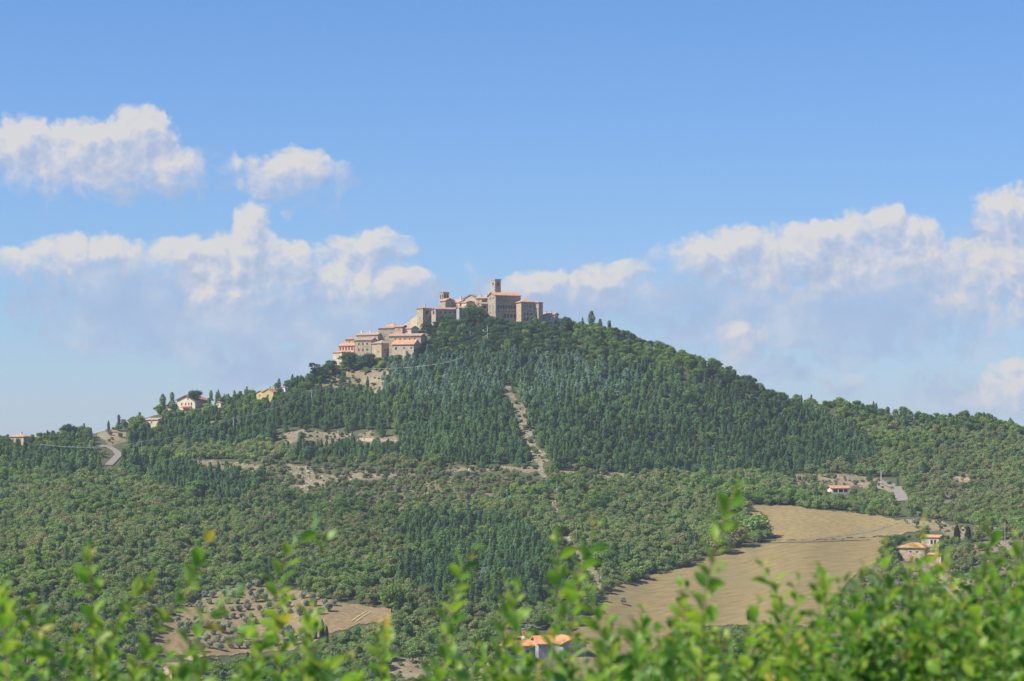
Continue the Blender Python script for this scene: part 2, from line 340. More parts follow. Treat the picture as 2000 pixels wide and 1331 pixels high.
def terrain():
    ul = np.concatenate([[-12000,-6000,-3500,-2200,-1500,-1000,-700], np.arange(-500, -20, 40), np.arange(-20, 2021, 4), np.arange(2060, 2600, 40), [2700,3000,3500,4500,8000,14000]])
    nu = len(ul); rows = []
    Sx = S(ul)
    for (D, z) in [(-400,-2.2),(-60,-1.75),(-10,-1.62),(0,-1.6),(3,-1.62),(8,-1.8),(20,-3.0),(40,-6.),(80,-15),(150,-36),(300,-68),(450,-80),(600,-84)]:
        rows.append(np.stack([(ul - 1000) / F * 740, np.full(nu, D), np.full(nu, z)], 1))
    n = 330
    Dc = None
    for s in np.linspace(0, 1, n):
        v = 1480 + (Sx - 1480) * s; D = Dfun(ul, v)
        if Dc is not None: D = np.maximum(D, Dc + .05)
        Dc = D; rows.append(np.stack([(ul - 1000) / F * D, D, (HZ - v) / F * D], 1))
    zc = rows[-1][:,2]
    for dk in (3, 8, 18, 40, 80, 160, 320, 700, 1500, 3000, 5000):
        z = np.maximum(zc - .35 * dk + .35 * 2 * (1 - math.exp(-dk / 4)), -110.); D = Dc + dk
        rows.append(np.stack([(ul - 1000) / F * D, D, z], 1))
    V = np.concatenate(rows); nr = len(rows)
    r, c = np.meshgrid(np.arange(nr - 1), np.arange(nu - 1), indexing='ij'); a = (r * nu + c).ravel()
    Q = np.stack([a, a + 1, a + nu + 1, a + nu], 1)
    me = qmesh('ground', V, Q, MAT['ground'], smooth=True)
    # where the earth is bare (a property of the place, worn ground without undergrowth)
    Y = np.maximum(V[:,1], 1.); u = 1000 + V[:,0] / Y * F; v = HZ - V[:,2] / Y * F
    du, dv = wob(u, v); bare = np.zeros(len(V))
    for p in BARE + [TRACK2, FIREBREAK, YARD]: bare[inpoly(u + du, v + dv, p) & (V[:,1] > 700)] = 1
    scrubland = inpoly(u, v, [(380,900),(700,915),(1000,935),(900,1060),(700,1080),(560,1000),(400,960)]) | inpoly(u, v, [(1780,900),(2000,900),(2000,1060),(1880,1020),(1780,985)]) | inpoly(u, v, [(1700,1080),(2000,1080),(2000,1331),(1600,1331),(1620,1200)])
    at = me.attributes.new('bare', 'FLOAT', 'POINT'); at.data.foreach_set('value', np.maximum(bare, scrubland * .45).astype(np.float32))
    return tag(obj('ground', me), kind='structure')
def ground_fn(t, b):
    p = geo_pos(t); a = t.new('ShaderNodeAttribute'); a.attribute_name = 'bare'
    n1 = t.noise(p, .05, 6, .65); n2 = t.noise(p, .9, 4, .7)
    soil = t.ramp(t.math('ADD', t.math('MULTIPLY', n1, .5), t.math('MULTIPLY', n2, .5)), [(.34, (.10,.092,.045)), (.5, (.24,.19,.11)), (.66, (.42,.345,.225))])
    under = t.ramp(n2, [(.3, (.060,.075,.030)), (.55, (.095,.105,.048)), (.75, (.18,.155,.085))])
    f = t.math('ADD', a.outputs['Fac'], t.math('MULTIPLY', t.math('SUBTRACT', n1, .5), .9))
    return t.mix(t.mr(f, .35, .6), under, soil)
material('ground', ground_fn)
terrain()

def drape(name, poly, mat, step=2., lift=.25, a=4):
    us = [p[0] for p in poly]; vs = [p[1] for p in poly]
    ua = np.arange(min(us) - 8, max(us) + 8, step * 1.5); va = np.arange(min(vs) - 6, max(vs) + 6, step * .75)
    U, Vv = np.meshgrid(ua, va); D = Dfun(U, Vv)
    Pn = np.stack([(U - 1000) / F * D, D, (HZ - Vv) / F * D + lift], -1).reshape(-1, 3)
    uc = U[:-1,:-1] + step * .75; vc = Vv[:-1,:-1] + step * .4; du, dv = wob(uc, vc, a)
    ok = inpoly(uc + du, vc + dv, poly) & (vc > S(uc) + 2)
    r, c = np.nonzero(ok); w = len(ua); q = r * w + c
    Q = np.stack([q + w, q + w + 1, q + 1, q], 1)
    used = np.unique(Q); mp = np.zeros(len(Pn), int); mp[used] = np.arange(len(used))
    return tag(obj(name, qmesh(name, Pn[used], mp[Q], mat, smooth=True)), kind='structure')
def stubble(t, b):
    p = geo_pos(t)
    m = t.new('ShaderNodeMapping'); t.l.new(t.vec('MULTIPLY', p, (1, 1, 0)), m.inputs[0]); m.inputs['Rotation'].default_value = (0, 0, math.radians(52))
    wv = t.new('ShaderNodeTexWave', bands_direction='X'); t.l.new(m.outputs[0], wv.inputs['Vector']); wv.inputs['Scale'].default_value = .052
    wv.inputs['Distortion'].default_value = 1.0; wv.inputs['Detail'].default_value = 3; wv.inputs['Detail Scale'].default_value = .6
    n = t.noise(t.vec('MULTIPLY', m.outputs[0], (1., .22, 1.)), .42, 8, .74)
    c = t.ramp(t.math('ADD', t.math('MULTIPLY', n, .8), t.math('MULTIPLY', wv.outputs[1], .03)), [(.28, (.18,.135,.056)), (.5, (.29,.22,.097)), (.75, (.40,.31,.145))])
    return t.mix(t.math('MULTIPLY', t.mr(t.noise(p, .02, 3), .5, .7), .45), c, (.23, .20, .09))
material('stubble', stubble)
def drygrass(t, b):
    p = geo_pos(t)
    n = t.noise(p, .45, 6, .72); m = t.noise(p, .035, 3, .6)
    c = t.ramp(n, [(.34, (.17,.13,.056)), (.5, (.29,.215,.088)), (.66, (.40,.30,.13))])
    return t.mix(t.mr(m, .48, .68, 0, .7), c, (.23,.19,.10))
material('dry_grass', drygrass)
material('tilled', lambda t, b: t.ramp(t.noise(geo_pos(t), .5, 6, .7), [(.3, (.15,.112,.055)), (.5, (.245,.175,.09)), (.7, (.35,.265,.14))]))
material('track', lambda t, b: t.ramp(t.noise(geo_pos(t), .4, 6, .75), [(.34, (.10,.10,.05)), (.5, (.235,.195,.12)), (.68, (.38,.325,.215))]))
material('asphalt', lambda t, b: t.ramp(t.noise(geo_pos(t), .6, 4), [(.3, (.22,.20,.165)), (.7, (.30,.275,.235))]))
material('straw', plain((.48,.37,.17)))
drape('dry_grass_field', FIELD_UP, MAT['dry_grass'])
drape('stubble_field', FIELD_LOW, MAT['stubble'], a=3)
drape('tilled_field', OLIVE, MAT['tilled'])
drape('firebreak_path', FIREBREAK, MAT['track'], step=1.4)
def strip(name, line, width, mat, lift=.45):
    """a road laid on the hill along points of it; width in metres"""
    pts = []
    for (a, b) in zip(line, line[1:]):
        for k in range(8): f = k / 8; pts.append((a[0]+(b[0]-a[0])*f, a[1]+(b[1]-a[1])*f))
    pts.append(line[-1]); W3 = [G(u, v) for u, v in pts]; V = []; Q = []
    for i, p in enumerate(W3):
        d = (W3[min(i+1, len(W3)-1)] - W3[max(i-1, 0)]); d.z = 0; d.normalize(); n = Vector((-d.y, d.x, 0))
        for s in (-.5, 0, .5):
            q = p + n * (s * width); V.append((q.x, q.y, max(float(gz(q.x, q.y)[0]), p.z - .6) + lift))
    for i in range(len(W3) - 1):
        for s in (0, 1): Q.append((i*3+s, i*3+s+1, i*3+s+4, i*3+s+3))
    return tag(obj(name, qmesh(name, V, Q, mat)), kind='structure')
strip('road', [(196,872),(212,874),(226,882),(232,890),(222,900),(212,910)], 4, MAT['asphalt'])
strip('road', [(1712,942),(1732,946),(1750,953),(1758,964),(1763,980)], 6, MAT['asphalt'])
strip('path', [(1872,1064),(1905,1058),(1940,1056),(1985,1050),(2030,1044)], 3, MAT['track'])
strip('path', [(686,1216),(700,1206),(716,1196)], .6, MAT['straw'])
strip('path', [(694,1217),(708,1207),(724,1197)], .6, MAT['straw'])
strip('path', [(1480,1056),(1600,1054),(1700,1040),(1760,1022)], 1.6, MAT['track'], .35)
strip('path', [(1440,1064),(1512,1062),(1600,1060),(1700,1056)], 1.2, MAT['ground'], .4)

# ------------------------------------------------------------------ buildings
def house(name, label, cat, blocks, group=None):
    """blocks: dicts with u=(left, nearest corner, right edge in the photo), eave, foot row, phi, roof..., first block is the root"""
    root = None; res = {}
    for bi, b in enumerate(blocks):
        ul, uc, ur = b['u']; g = b['g']; D = b.get('D') or float(Dfun(uc, g)); D += b.get('dD', 0)
        phi = math.radians(b.get('phi', 60)); m = D / F
        wa = b.get('wa') or max(3., (ur - uc) * m / math.cos(phi)); wb = b.get('wb') or max(3., (uc - ul) * m / math.sin(phi))
        c = P(uc, b['e'], D); h = b.get('h') or (c.z - gz(c.x, c.y)[0]); base = c.z - h
        if root is None:
            root = empty(name, (c.x, c.y, base)); tag(root, label, cat, group); rl = root.location.copy()
        M = Matrix.Translation(Vector((c.x, c.y, base)) - rl) @ Matrix.Rotation(phi, 4, 'Z')
        dn = b.get('dn', 7.)
        W = MB(); R = MB(); ax = b.get('ax', 'x'); pit = math.tan(math.radians(b.get('pit', 18) + (4 if g < 720 and b.get('roof') != 'flat' else 0))); rt = b.get('roof', 'gable')
        o_ = b.get('ov', .5); th = .28
        if rt == 'open': pass
        W.box(0, wa, 0, wb, -dn, h)
        if rt == 'gable':
            if ax == 'x':      # ridge runs along x, gables on the x faces
                rh = wb / 2 * pit
                for x in (.0, wa): W.poly([(x, 0, h), (x, wb, h), (x, wb/2, h + rh - .01)])
                d = o_ * pit
                R.slab([(-o_, -o_, h-d+th), (wa+o_, -o_, h-d+th), (wa+o_, wb/2, h+rh+th), (-o_, wb/2, h+rh+th)], th)
                R.slab([(-o_, wb/2, h+rh+th), (wa+o_, wb/2, h+rh+th), (wa+o_, wb+o_, h-d+th), (-o_, wb+o_, h-d+th)], th)
            else:
                rh = wa / 2 * pit
                for y in (.0, wb): W.poly([(0, y, h), (wa, y, h), (wa/2, y, h + rh - .01)])
                d = o_ * pit
                R.slab([(-o_, wb+o_, h-d+th), (-o_, -o_, h-d+th), (wa/2, -o_, h+rh+th), (wa/2, wb+o_, h+rh+th)], th)
                R.slab([(wa/2, wb+o_, h+rh+th), (wa/2, -o_, h+rh+th), (wa+o_, -o_, h-d+th), (wa+o_, wb+o_, h-d+th)], th)
        elif rt == 'hip':
            s = min(wa, wb) / 2 + o_; rh = s * pit; zb = h + th * .2
            A = [(-o_,-o_,zb), (wa+o_,-o_,zb), (wa+o_,wb+o_,zb), (-o_,wb+o_,zb)]
            if wa >= wb: r1, r2 = (s-o_, wb/2, zb+rh), (wa+o_-s, wb/2, zb+rh)
            else: r1, r2 = (wa/2, s-o_, zb+rh), (wa/2, wb+o_-s, zb+rh)
            if wa >= wb:
                R.poly([A[0], A[1], r2, r1]); R.poly([A[2], A[3], r1, r2]); R.poly([A[1], A[2], r2]); R.poly([A[3], A[0], r1])
            else:
                R.poly([A[0], A[1], r1]); R.poly([A[1], A[2], r2, r1]); R.poly([A[2], A[3], r2]); R.poly([A[3], A[0], r1, r2])
            R.slab([(x, y, zb - .002) for x, y, _ in A], th)
        elif rt == 'shed':       # falls towards x=0 if ax x else towards y=0
            if ax == 'x':
                rh = wa * pit; W.poly([(0,0,h),(wa,0,h),(wa,0,h+rh)]); W.poly([(0,wb,h),(wa,wb,h),(wa,wb,h+rh)]); W.poly([(wa,0,h),(wa,wb,h),(wa,wb,h+rh),(wa,0,h+rh)])
                R.slab([(-o_,wb+o_,h-o_*pit+th),(-o_,-o_,h-o_*pit+th),(wa+o_,-o_,h+rh+o_*pit+th),(wa+o_,wb+o_,h+rh+o_*pit+th)], th)
            else:
                rh = wb * pit; W.poly([(0,0,h),(0,wb,h),(0,wb,h+rh)]); W.poly([(wa,0,h),(wa,wb,h),(wa,wb,h+rh)]); W.poly([(0,wb,h),(wa,wb,h),(wa,wb,h+rh),(0,wb,h+rh)])
                R.slab([(-o_,-o_,h-o_*pit+th),(wa+o_,-o_,h-o_*pit+th),(wa+o_,wb+o_,h+rh+o_*pit+th),(-o_,wb+o_,h+rh+o_*pit+th)], th)
        elif rt == 'flat': R.box(-o_, wa+o_, -o_, wb+o_, h + .003, h + .5)
        w = W.build('wall', MAT[b.get('wall', 'stone')], root); w.matrix_local = M
        r = R.build('roof', MAT[b.get('tile', 'roof_pink')], root); r.matrix_local = M
        for (fx, fy) in b.get('chim', []):
            k = MB(); hx, hy = fx * wa, fy * wb
            top = h + (min(wa, wb) / 2 * pit if rt != 'flat' else 0) + 1.3
            k.box(hx-.4, hx+.4, hy-.35, hy+.35, h - .2, top); k.box(hx-.55, hx+.55, hy-.5, hy+.5, top + .003, top+.22)
            k.build('chimney', MAT[b.get('cmat', 'plaster_cream')], r)
        for (face, f, zf, ww, wh) in b.get('win', []):   # face, place along it 0..1, height of the middle in metres below the eave
            k = MB(); zc_ = h - zf
            if face == 'A':
                x = f * wa; k.box(x-ww/2-.15, x+ww/2+.15, -.05, .12, zc_-wh/2-.2, zc_-wh/2-.003, 1); k.box(x-ww/2, x+ww/2, -.03, .1, zc_-wh/2, zc_+wh/2, 0); k.box(x-ww/2-.1, x+ww/2+.1, -.06, .1, zc_+wh/2+.003, zc_+wh/2+.2, 1)
            else:
                y = f * wb; k.box(-.05, .12, y-ww/2-.15, y+ww/2+.15, zc_-wh/2-.2, zc_-wh/2-.003, 1); k.box(-.03, .1, y-ww/2, y+ww/2, zc_-wh/2, zc_+wh/2, 0); k.box(-.06, .1, y-ww/2-.1, y+ww/2+.1, zc_+wh/2+.003, zc_+wh/2+.2, 1)
            o = k.build('window', [MAT['pane_dark'], MAT[b.get('trim', 'stone_pale')]], root); o.matrix_local = M
        res[bi] = (M, wa, wb, h)
    return root, res
def grid(face, nx, zs, ww=1.1, wh=1.5, a=.12, b=.88):
    return [(face, a + (b - a) * (i + .5) / nx, z, ww, wh) for z in zs for i in range(nx)]
B = lambda *u, **k: dict(u=u, **k)

# upper village
house('palace', 'large shaded stone palace with two rows of dark arches right of the tall tower', 'palace', [
  B(955,968,1017, e=577, g=640, phi=22, pit=13, ov=.7, wall='stone_grey', tile='roof_orange', wb=13,
    win=grid('A', 8, [7.0], 1.1, 2.2, .06, .9) + grid('A', 5, [12.3], 1.5, 2.3, .3, .97) + grid('A', 6, [9.6], .7, 1.0, .06, .9) + grid('A', 9, [3.0], .5, .6, .05, .95) + grid('B', 2, [1.6], 1.2, 1.5) + grid('B', 2, [6.5, 10.5], .8, 1.3))])
tw, tr_ = house('tower', 'tall square stone bell tower with openings near its flat top, above the palace', 'tower', [
  B(959,967,978, e=547, g=618, phi=36, roof='flat', ov=.25, wall='stone_tower', tile='stone_tower', wa=4.3, wb=4.3,
    win=[('A', .5, 2.3, 1.2, 2.0), ('B', .5, 2.3, 1.2, 2.0), ('A', .5, 9, .4, .9), ('B', .5, 11, .4, .8)])])
house('bell_tower', 'short bell tower with paired openings and shallow cap at the left of the upper village', 'tower', [
  B(858,866,877, e=571, g=621, phi=36, roof='hip', pit=12, ov=.3, wall='stone_tower', tile='roof_brown', wa=4.2, wb=4.3,
    win=[('A', .28, 2.7, 1.1, 3.0), ('A', .74, 2.7, 1.1, 3.0), ('B', .28, 2.7, 1.0, 3.0), ('B', .74, 2.7, 1.0, 3.0)])])
house('stone_house', 'tall house under a bright orange roof joined to the right of the palace', 'house', [
  B(1016,1018,1044, e=590, g=641, phi=24, wb=9, pit=17, ov=.6, roof='hip', tile='roof_orange', wall='stone', win=grid('A', 3, [7.2, 10.2], .9, 1.5) + grid('A', 2, [2.5], .8, 1.)),
  B(1042,1052,1056, e=590.5, g=643, phi=64, wa=6, pit=12, ov=.5, roof='hip', tile='roof_orange', wall='stone_pink', win=[('B', .5, 8.5, .9, 1.6), ('B', .5, 4, .8, 1.2), ('B', .45, 11.5, .9, 1.4)])])
house('stone_house', 'low pale stone house with pink tiled roof at the right end of the village', 'house', [
  B(1053,1083,1091, e=614.5, g=642, phi=62, pit=16, ax='y', wall='stone_pale', tile='roof_pink', chim=[(.5,.7),(.5,.35)], win=[('B', .75, 2.2, .7, .9), ('B', .3, 2.4, .7, .9)])])
house('stone_house', 'sunlit gabled house with a peaked front just left of the palace', 'house', [
  B(905,934,941, e=583, g=625, phi=68, pit=22, wall='stone_pale', tile='roof_pink', win=[('B', .3, 2.6, 1.1, 1.3), ('B', .75, 3.4, .8, 1.2), ('A', .5, 5, 1., 1.4)]),
  B(930,955,961, e=582.5, g=627, phi=70, pit=16, ax='y', wall='stone', tile='roof_pink', wa=7, chim=[(.4,.8),(.4,.3)], win=[('B', .35, 1.7, 3.4, 1.5), ('B', .75, 6, .9, 1.2), ('B', .3, 6, .9, 1.2)])])
house('stone_house', 'narrow house with a pale sunlit corner below the gabled house', 'house', [
  B(901,911,926, e=591, g=634, phi=38, pit=14, ax='y', roof='gable', wall='stone_pale', tile='roof_pink', win=[('A', .5, 2.2, 1.6, 1.4)])])
house('stone_house', 'house with gable turned away in shade between bell tower and gabled house', 'house', [
  B(873,898,922, e=590.5, g=629, phi=38, pit=21, ax='y', wall='stone', tile='roof_pink', chim=[(.3,.2)], win=[('A', .25, 3, 1., 1.3), ('B', .2, 2.4, .8, 1.1), ('B', .6, 2.4, .8, 1.1)])])
house('stone_house', 'small gabled house standing right in front of the short bell tower', 'house', [
  B(859,870,887, e=587.5, g=632, phi=38, pit=19, ax='y', wall='stone_grey', tile='roof_pink', win=[('A', .5, 5, .7, 1.)])])
house('stone_house', 'long low house with a single pink roof slope below the short bell tower', 'house', [
  B(846,851,898, e=604, g=640, phi=14, pit=12, wb=8, wall='stone', tile='roof_pink', win=grid('A', 4, [2.], .9, 1.2)),
  B(843,851,854, e=605, g=642, phi=62, pit=16, wa=5, wall='stone_pale', tile='roof_pink', win=[('B', .5, 1.8, 1.2, 1.9)])])
house('stone_house', 'bluish shaded house front at the edge of the trees below the gabled house', 'house', [
  B(895,897,913, e=602, g=641, phi=18, pit=12, wb=6, wall='plaster_grey', tile='roof_pink', win=[('A', .3, 2.2, .8, 1.3)])])
house('stone_house', 'small house with dark doorway tucked under the left side of the palace', 'house', [
  B(938,940,953, e=594, g=634, phi=20, pit=12, wb=6, wall='stone', tile='roof_brown', win=[('A', .45, 1.9, 2.2, 2.0)])])
house('stone_house', 'squat corner house with sunlit left wall at the left end of the upper village', 'house', [
  B(813.5,826,842, e=602, g=645, phi=40, pit=13, roof='hip', wall='stone', tile='roof_pink', chim=[(.6,.5)], win=[('A', .5, 2.6, 2.4, 2.2), ('B', .5, 6, .6, .9)])])
# stepped wall down from the upper to the lower village
def long_wall(name, label, pts, mat, th=.8, tilt=0):
    base = G(pts[0][0], pts[0][2]); root_loc = base; k = MB()
    for (a, b) in zip(pts, pts[1:]):
        q = []
        for (u, vt, vb) in (a, b):
            g = G(u, vb); g = P(u, vb, g.y - tilt * (u - pts[0][0])); t = P(u, vt, g.y); q.append((g - base, t - base))
        (g0, t0), (g1, t1) = q
        off = Vector((0, th, 0)); z0, z1 = g0.z - 3, g1.z - 3
        v = [Vector((g0.x,g0.y,z0)), Vector((g1.x,g1.y,z1)), t1, t0]; v += [p + off for p in v]; bb = len(k.v); k.v += [tuple(p) for p in v]
        for f in ((0,1,2,3),(7,6,5,4),(3,2,6,7),(1,5,6,2),(4,0,3,7),(4,5,1,0)): k.f.append(tuple(bb+i for i in f)); k.m.append(0)
    o = k.build(name, MAT[mat]); o.location = base; tag(o, label, 'wall'); return o
long_wall('stone_wall', 'sloping stone wall climbing from the lower houses to the squat corner house', [(786,636,652),(797,630,648),(806,622,644),(815,614,640)], 'stone_pale', .8, .45)
# lower village
house('stone_house', 'corner house with rounded sunlit end wall at the far left foot of the village', 'house', [
  B(649,668,694, e=688, g=716, phi=45, pit=13, roof='hip', wall='stone_pale', tile='roof_orange', win=[('B', .6, 7.2, .7, 1.2)])])
house('stone_house', 'house with orange arcaded balcony front above the leftmost corner house', 'house', [
  B(660,691,695, e=675, g=706, phi=62, pit=17, ax='y', wa=9, wall='plaster_orange', tile='roof_orange', trim='white_paint', win=grid('B', 5, [1.8], .9, 2.2, .02, .98))])
house('stone_house', 'flat fronted sunlit stone house with three columns of small windows', 'house', [
  B(692,725,729, e=664.5, g=705, phi=68, pit=14, ax='y', wa=8, wall='stone', tile='roof_brown', win=grid('B', 3, [2.2, 5.8], .9, 1.4) + [('B', .3, 9, .7, .9)])])
house('stone_house', 'hipped roof house with one sunlit wall and one deep blue shaded wall', 'house', [
  B(725,745,766, e=670.5, g=707, phi=44, pit=19, roof='hip', wall='stone', tile='roof_brown', win=[('B', .35, 5, .7, 1.2), ('A', .3, 4, .8, 1.4), ('A', .7, 4, .8, 1.4), ('A', .5, 7, .8, 1.4)])])
house('stone_house', 'low house under the brightest red tiled roof of the lower village', 'house', [
  B(765,808,812, e=672.5, g=702, phi=70, pit=24, ax='y', wa=10, wall='stone_pale', tile='roof_orange', win=[('B', .82, 2.4, 1.4, 1.6), ('B', .45, 2.2, .8, 1.1), ('B', .12, 2.2, .8, 1.1)])])
house('stone_house', 'long house with pale tiled roof right behind the bright red roof', 'house', [
  B(759,822,826, e=656, g=692, phi=74, pit=13, ax='y', wa=9, wall='stone', tile='roof_pink', win=grid('B', 5, [2.], .8, 1.3))])
house('stone_house', 'tall plain stone house standing at the middle of the lower village', 'house', [
  B(738,770,774, e=641, g=684, phi=66, pit=10, ax='y', wa=8, wall='stone_grey', tile='roof_brown', win=[('B', .2, 3, .6, .9), ('B', .6, 5, .6, .9)])])
house('stone_house', 'topmost lower village house with a short wide red hipped roof', 'house', [
  B(752,770,782, e=637.5, g=674, phi=52, pit=24, roof='hip', wall='stone_pink', tile='roof_orange', win=[('B', .5, 1.6, .7, .8)])])
house('stone_house', 'pinkish rubble house with one small window beside the sloping wall', 'house', [
  B(770,786,789, e=638.5, g=682, phi=66, pit=12, ax='y', wa=7, wall='stone_pink', tile='roof_pink', win=[('B', .45, 1.5, .7, .8), ('B', .4, 4.8, .6, .8)])])
house('stone_house', 'house with pale roof sloping left, its right wall lost in the trees', 'house', [
  B(787,803,816, e=641.5, g=680, phi=50, pit=20, roof='gable', ax='y', wall='stone_pale', tile='roof_pink', win=[('B', .5, 2, .7, .9), ('A', .5, 2.6, .9, 1.3)])])
house('stone_house', 'long house with gently climbing roof behind the house of three window columns', 'house', [
  B(695,738,749, e=654, g=693, phi=64, pit=15, ax='y', wall='stone', tile='roof_pink', chim=[(.5,.9),(.5,.5)], cmat='white_paint', win=grid('B', 4, [2.2], .6, .8))])
house('stone_house', 'small house with brown roof at the upper left edge of the lower village', 'house', [
  B(674,704,709, e=662.5, g=694, phi=66, pit=14, ax='y', wa=7, wall='stone', tile='roof_brown', chim=[(.5,.15)], cmat='white_paint', win=[('B', .4, 1.6, .7, .8), ('B', .75, 1.6, .7, .8)])])
# houses along the left ridge
def farm():
    r, q = house('farmhouse', 'cream farmhouse with wide red gable roof and red awning on the left ridge', 'house', [
      B(343,381,402, e=781, g=800, phi=58, pit=21, ov=.9, wall='plaster_cream', tile='roof_red', chim=[(.35,.4)],
        win=[('B', .35, 2.5, .9, 1.3), ('B', .52, 2.5, .9, 1.3), ('B', .74, 2.5, .9, 1.3), ('B', .4, -.6, .8, 1.), ('B', .2, 2.4, .9, 1.6)]),
      B(319,343,348, e=791, g=801, phi=64, pit=8, wa=5, wall='plaster_cream', tile='roof_pink', ax='y')])
    M, wa, wb, h = q[0]; k = MB(); k.slab([(-2.2, 2.5, h-4.4), (-2.2, 9.5, h-4.4), (-.05, 9.5, h-3.7), (-.05, 2.5, h-3.7)], .12)
    o = k.build('awning', MAT['red_cloth'], r); o.matrix_local = M
farm()
house('farmhouse', 'bright yellow house with notched gables among dark trees on the left ridge', 'house', [
  B(499,515,520, e=768, g=784, phi=58, pit=24, ov=.4, wall='plaster_yellow', tile='roof_orange', wa=8, win=[('B', .5, 1.5, .7, 1.)]),
  B(512,534,540, e=766, g=784, phi=62, pit=26, ov=.4, wall='plaster_yellow', tile='roof_orange', wa=8, chim=[(.2,.5),(.8,.5)], cmat='plaster_yellow', win=[('B', .5, 2., .9, 1.2)])])
house('cottage', 'tiny white hut with dark roof right of the yellow house', 'hut', [
  B(549,557,561, e=758, g=776, phi=58, pit=14, ov=.3, wall='white_paint', tile='roof_brown', wa=3, win=[('B', .5, 1., .8, .7)])])
house('cottage', 'low house showing only its pale tiled roof in woods below the cream farmhouse', 'house', [
  B(280,309,322, e=820, g=838, phi=50, pit=16, ax='y', wall='stone_pale', tile='roof_pink', win=[('B', .5, 1.4, .9, .9)])])
house('cottage', 'small cream house half hidden right of the cream farmhouse', 'house', [
  B(420,431,436, e=787, g=800, phi=56, pit=14, wall='plaster_cream', tile='roof_pink', wa=5, win=[('B', .5, 1.2, .8, .8)])])
house('farmhouse', 'grey brown house on the skyline at the far left edge', 'house', [
  B(13,46,62, e=853, g=880, phi=50, pit=17, ax='y', wall='stone', tile='roof_pink', roof='hip', chim=[(.5,.5)], win=grid('B', 3, [1.6], .8, 1.))])
# right hand side
def porch_house():
    r, q = house('farmhouse', 'low cream house with open porch and orange roof above the hedgerow', 'house', [
      B(1622,1625,1659, e=954, g=965, phi=10, pit=15, wb=8, ov=.8, wall='plaster_cream', tile='roof_orange', win=[('A', .62, 1.3, 4.6, 1.5), ('A', .2, 1.3, 2., 1.5)])])
    M, wa, wb, h = q[0]
    for f in (.03, .36, .66, .97):
        k = MB(); k.box(f*wa-.15, f*wa+.15, -.75, -.45, h-3.5, h-.1); k.build('post', MAT['white_paint'], r).matrix_local = M
    k = MB(); k.box(-.3, wa+.3, -.9, -.755, h-3.6, h-2.); k.build('parapet', MAT['plaster_cream'], r).matrix_local = M
porch_house()
house('farmhouse', 'stone farmhouse with red hipped roof beside the stubble field', 'house', [
  B(1759,1806,1822, e=1070, g=1099, phi=64, pit=23, roof='hip', ov=.6, wall='stone', tile='roof_orange', win=[('B', .9, 4.6, .6, 1.3), ('B', .3, 5.2, 1.5, 1.6), ('B', .55, 1.8, .8, .7), ('B', .3, 1.8, .8, .7)]),
  B(1815,1838,1846, e=1084, g=1104, phi=58, pit=16, ax='y', wall='stone_pink', tile='roof_orange', win=[('B', .5, 1.8, .8, 1.)])])
house('farmhouse', 'smaller house with two dark windows right behind the stone farmhouse', 'house', [
  B(1803,1834,1848, e=1050, g=1074, phi=58, pit=15, ax='y', wall='stone_pale', tile='roof_orange', win=[('B', .42, 2.0, 1.0, 1.7), ('B', .22, 2.0, 1.0, 1.9), ('B', .05, 2.4, .6, 1.4)])])
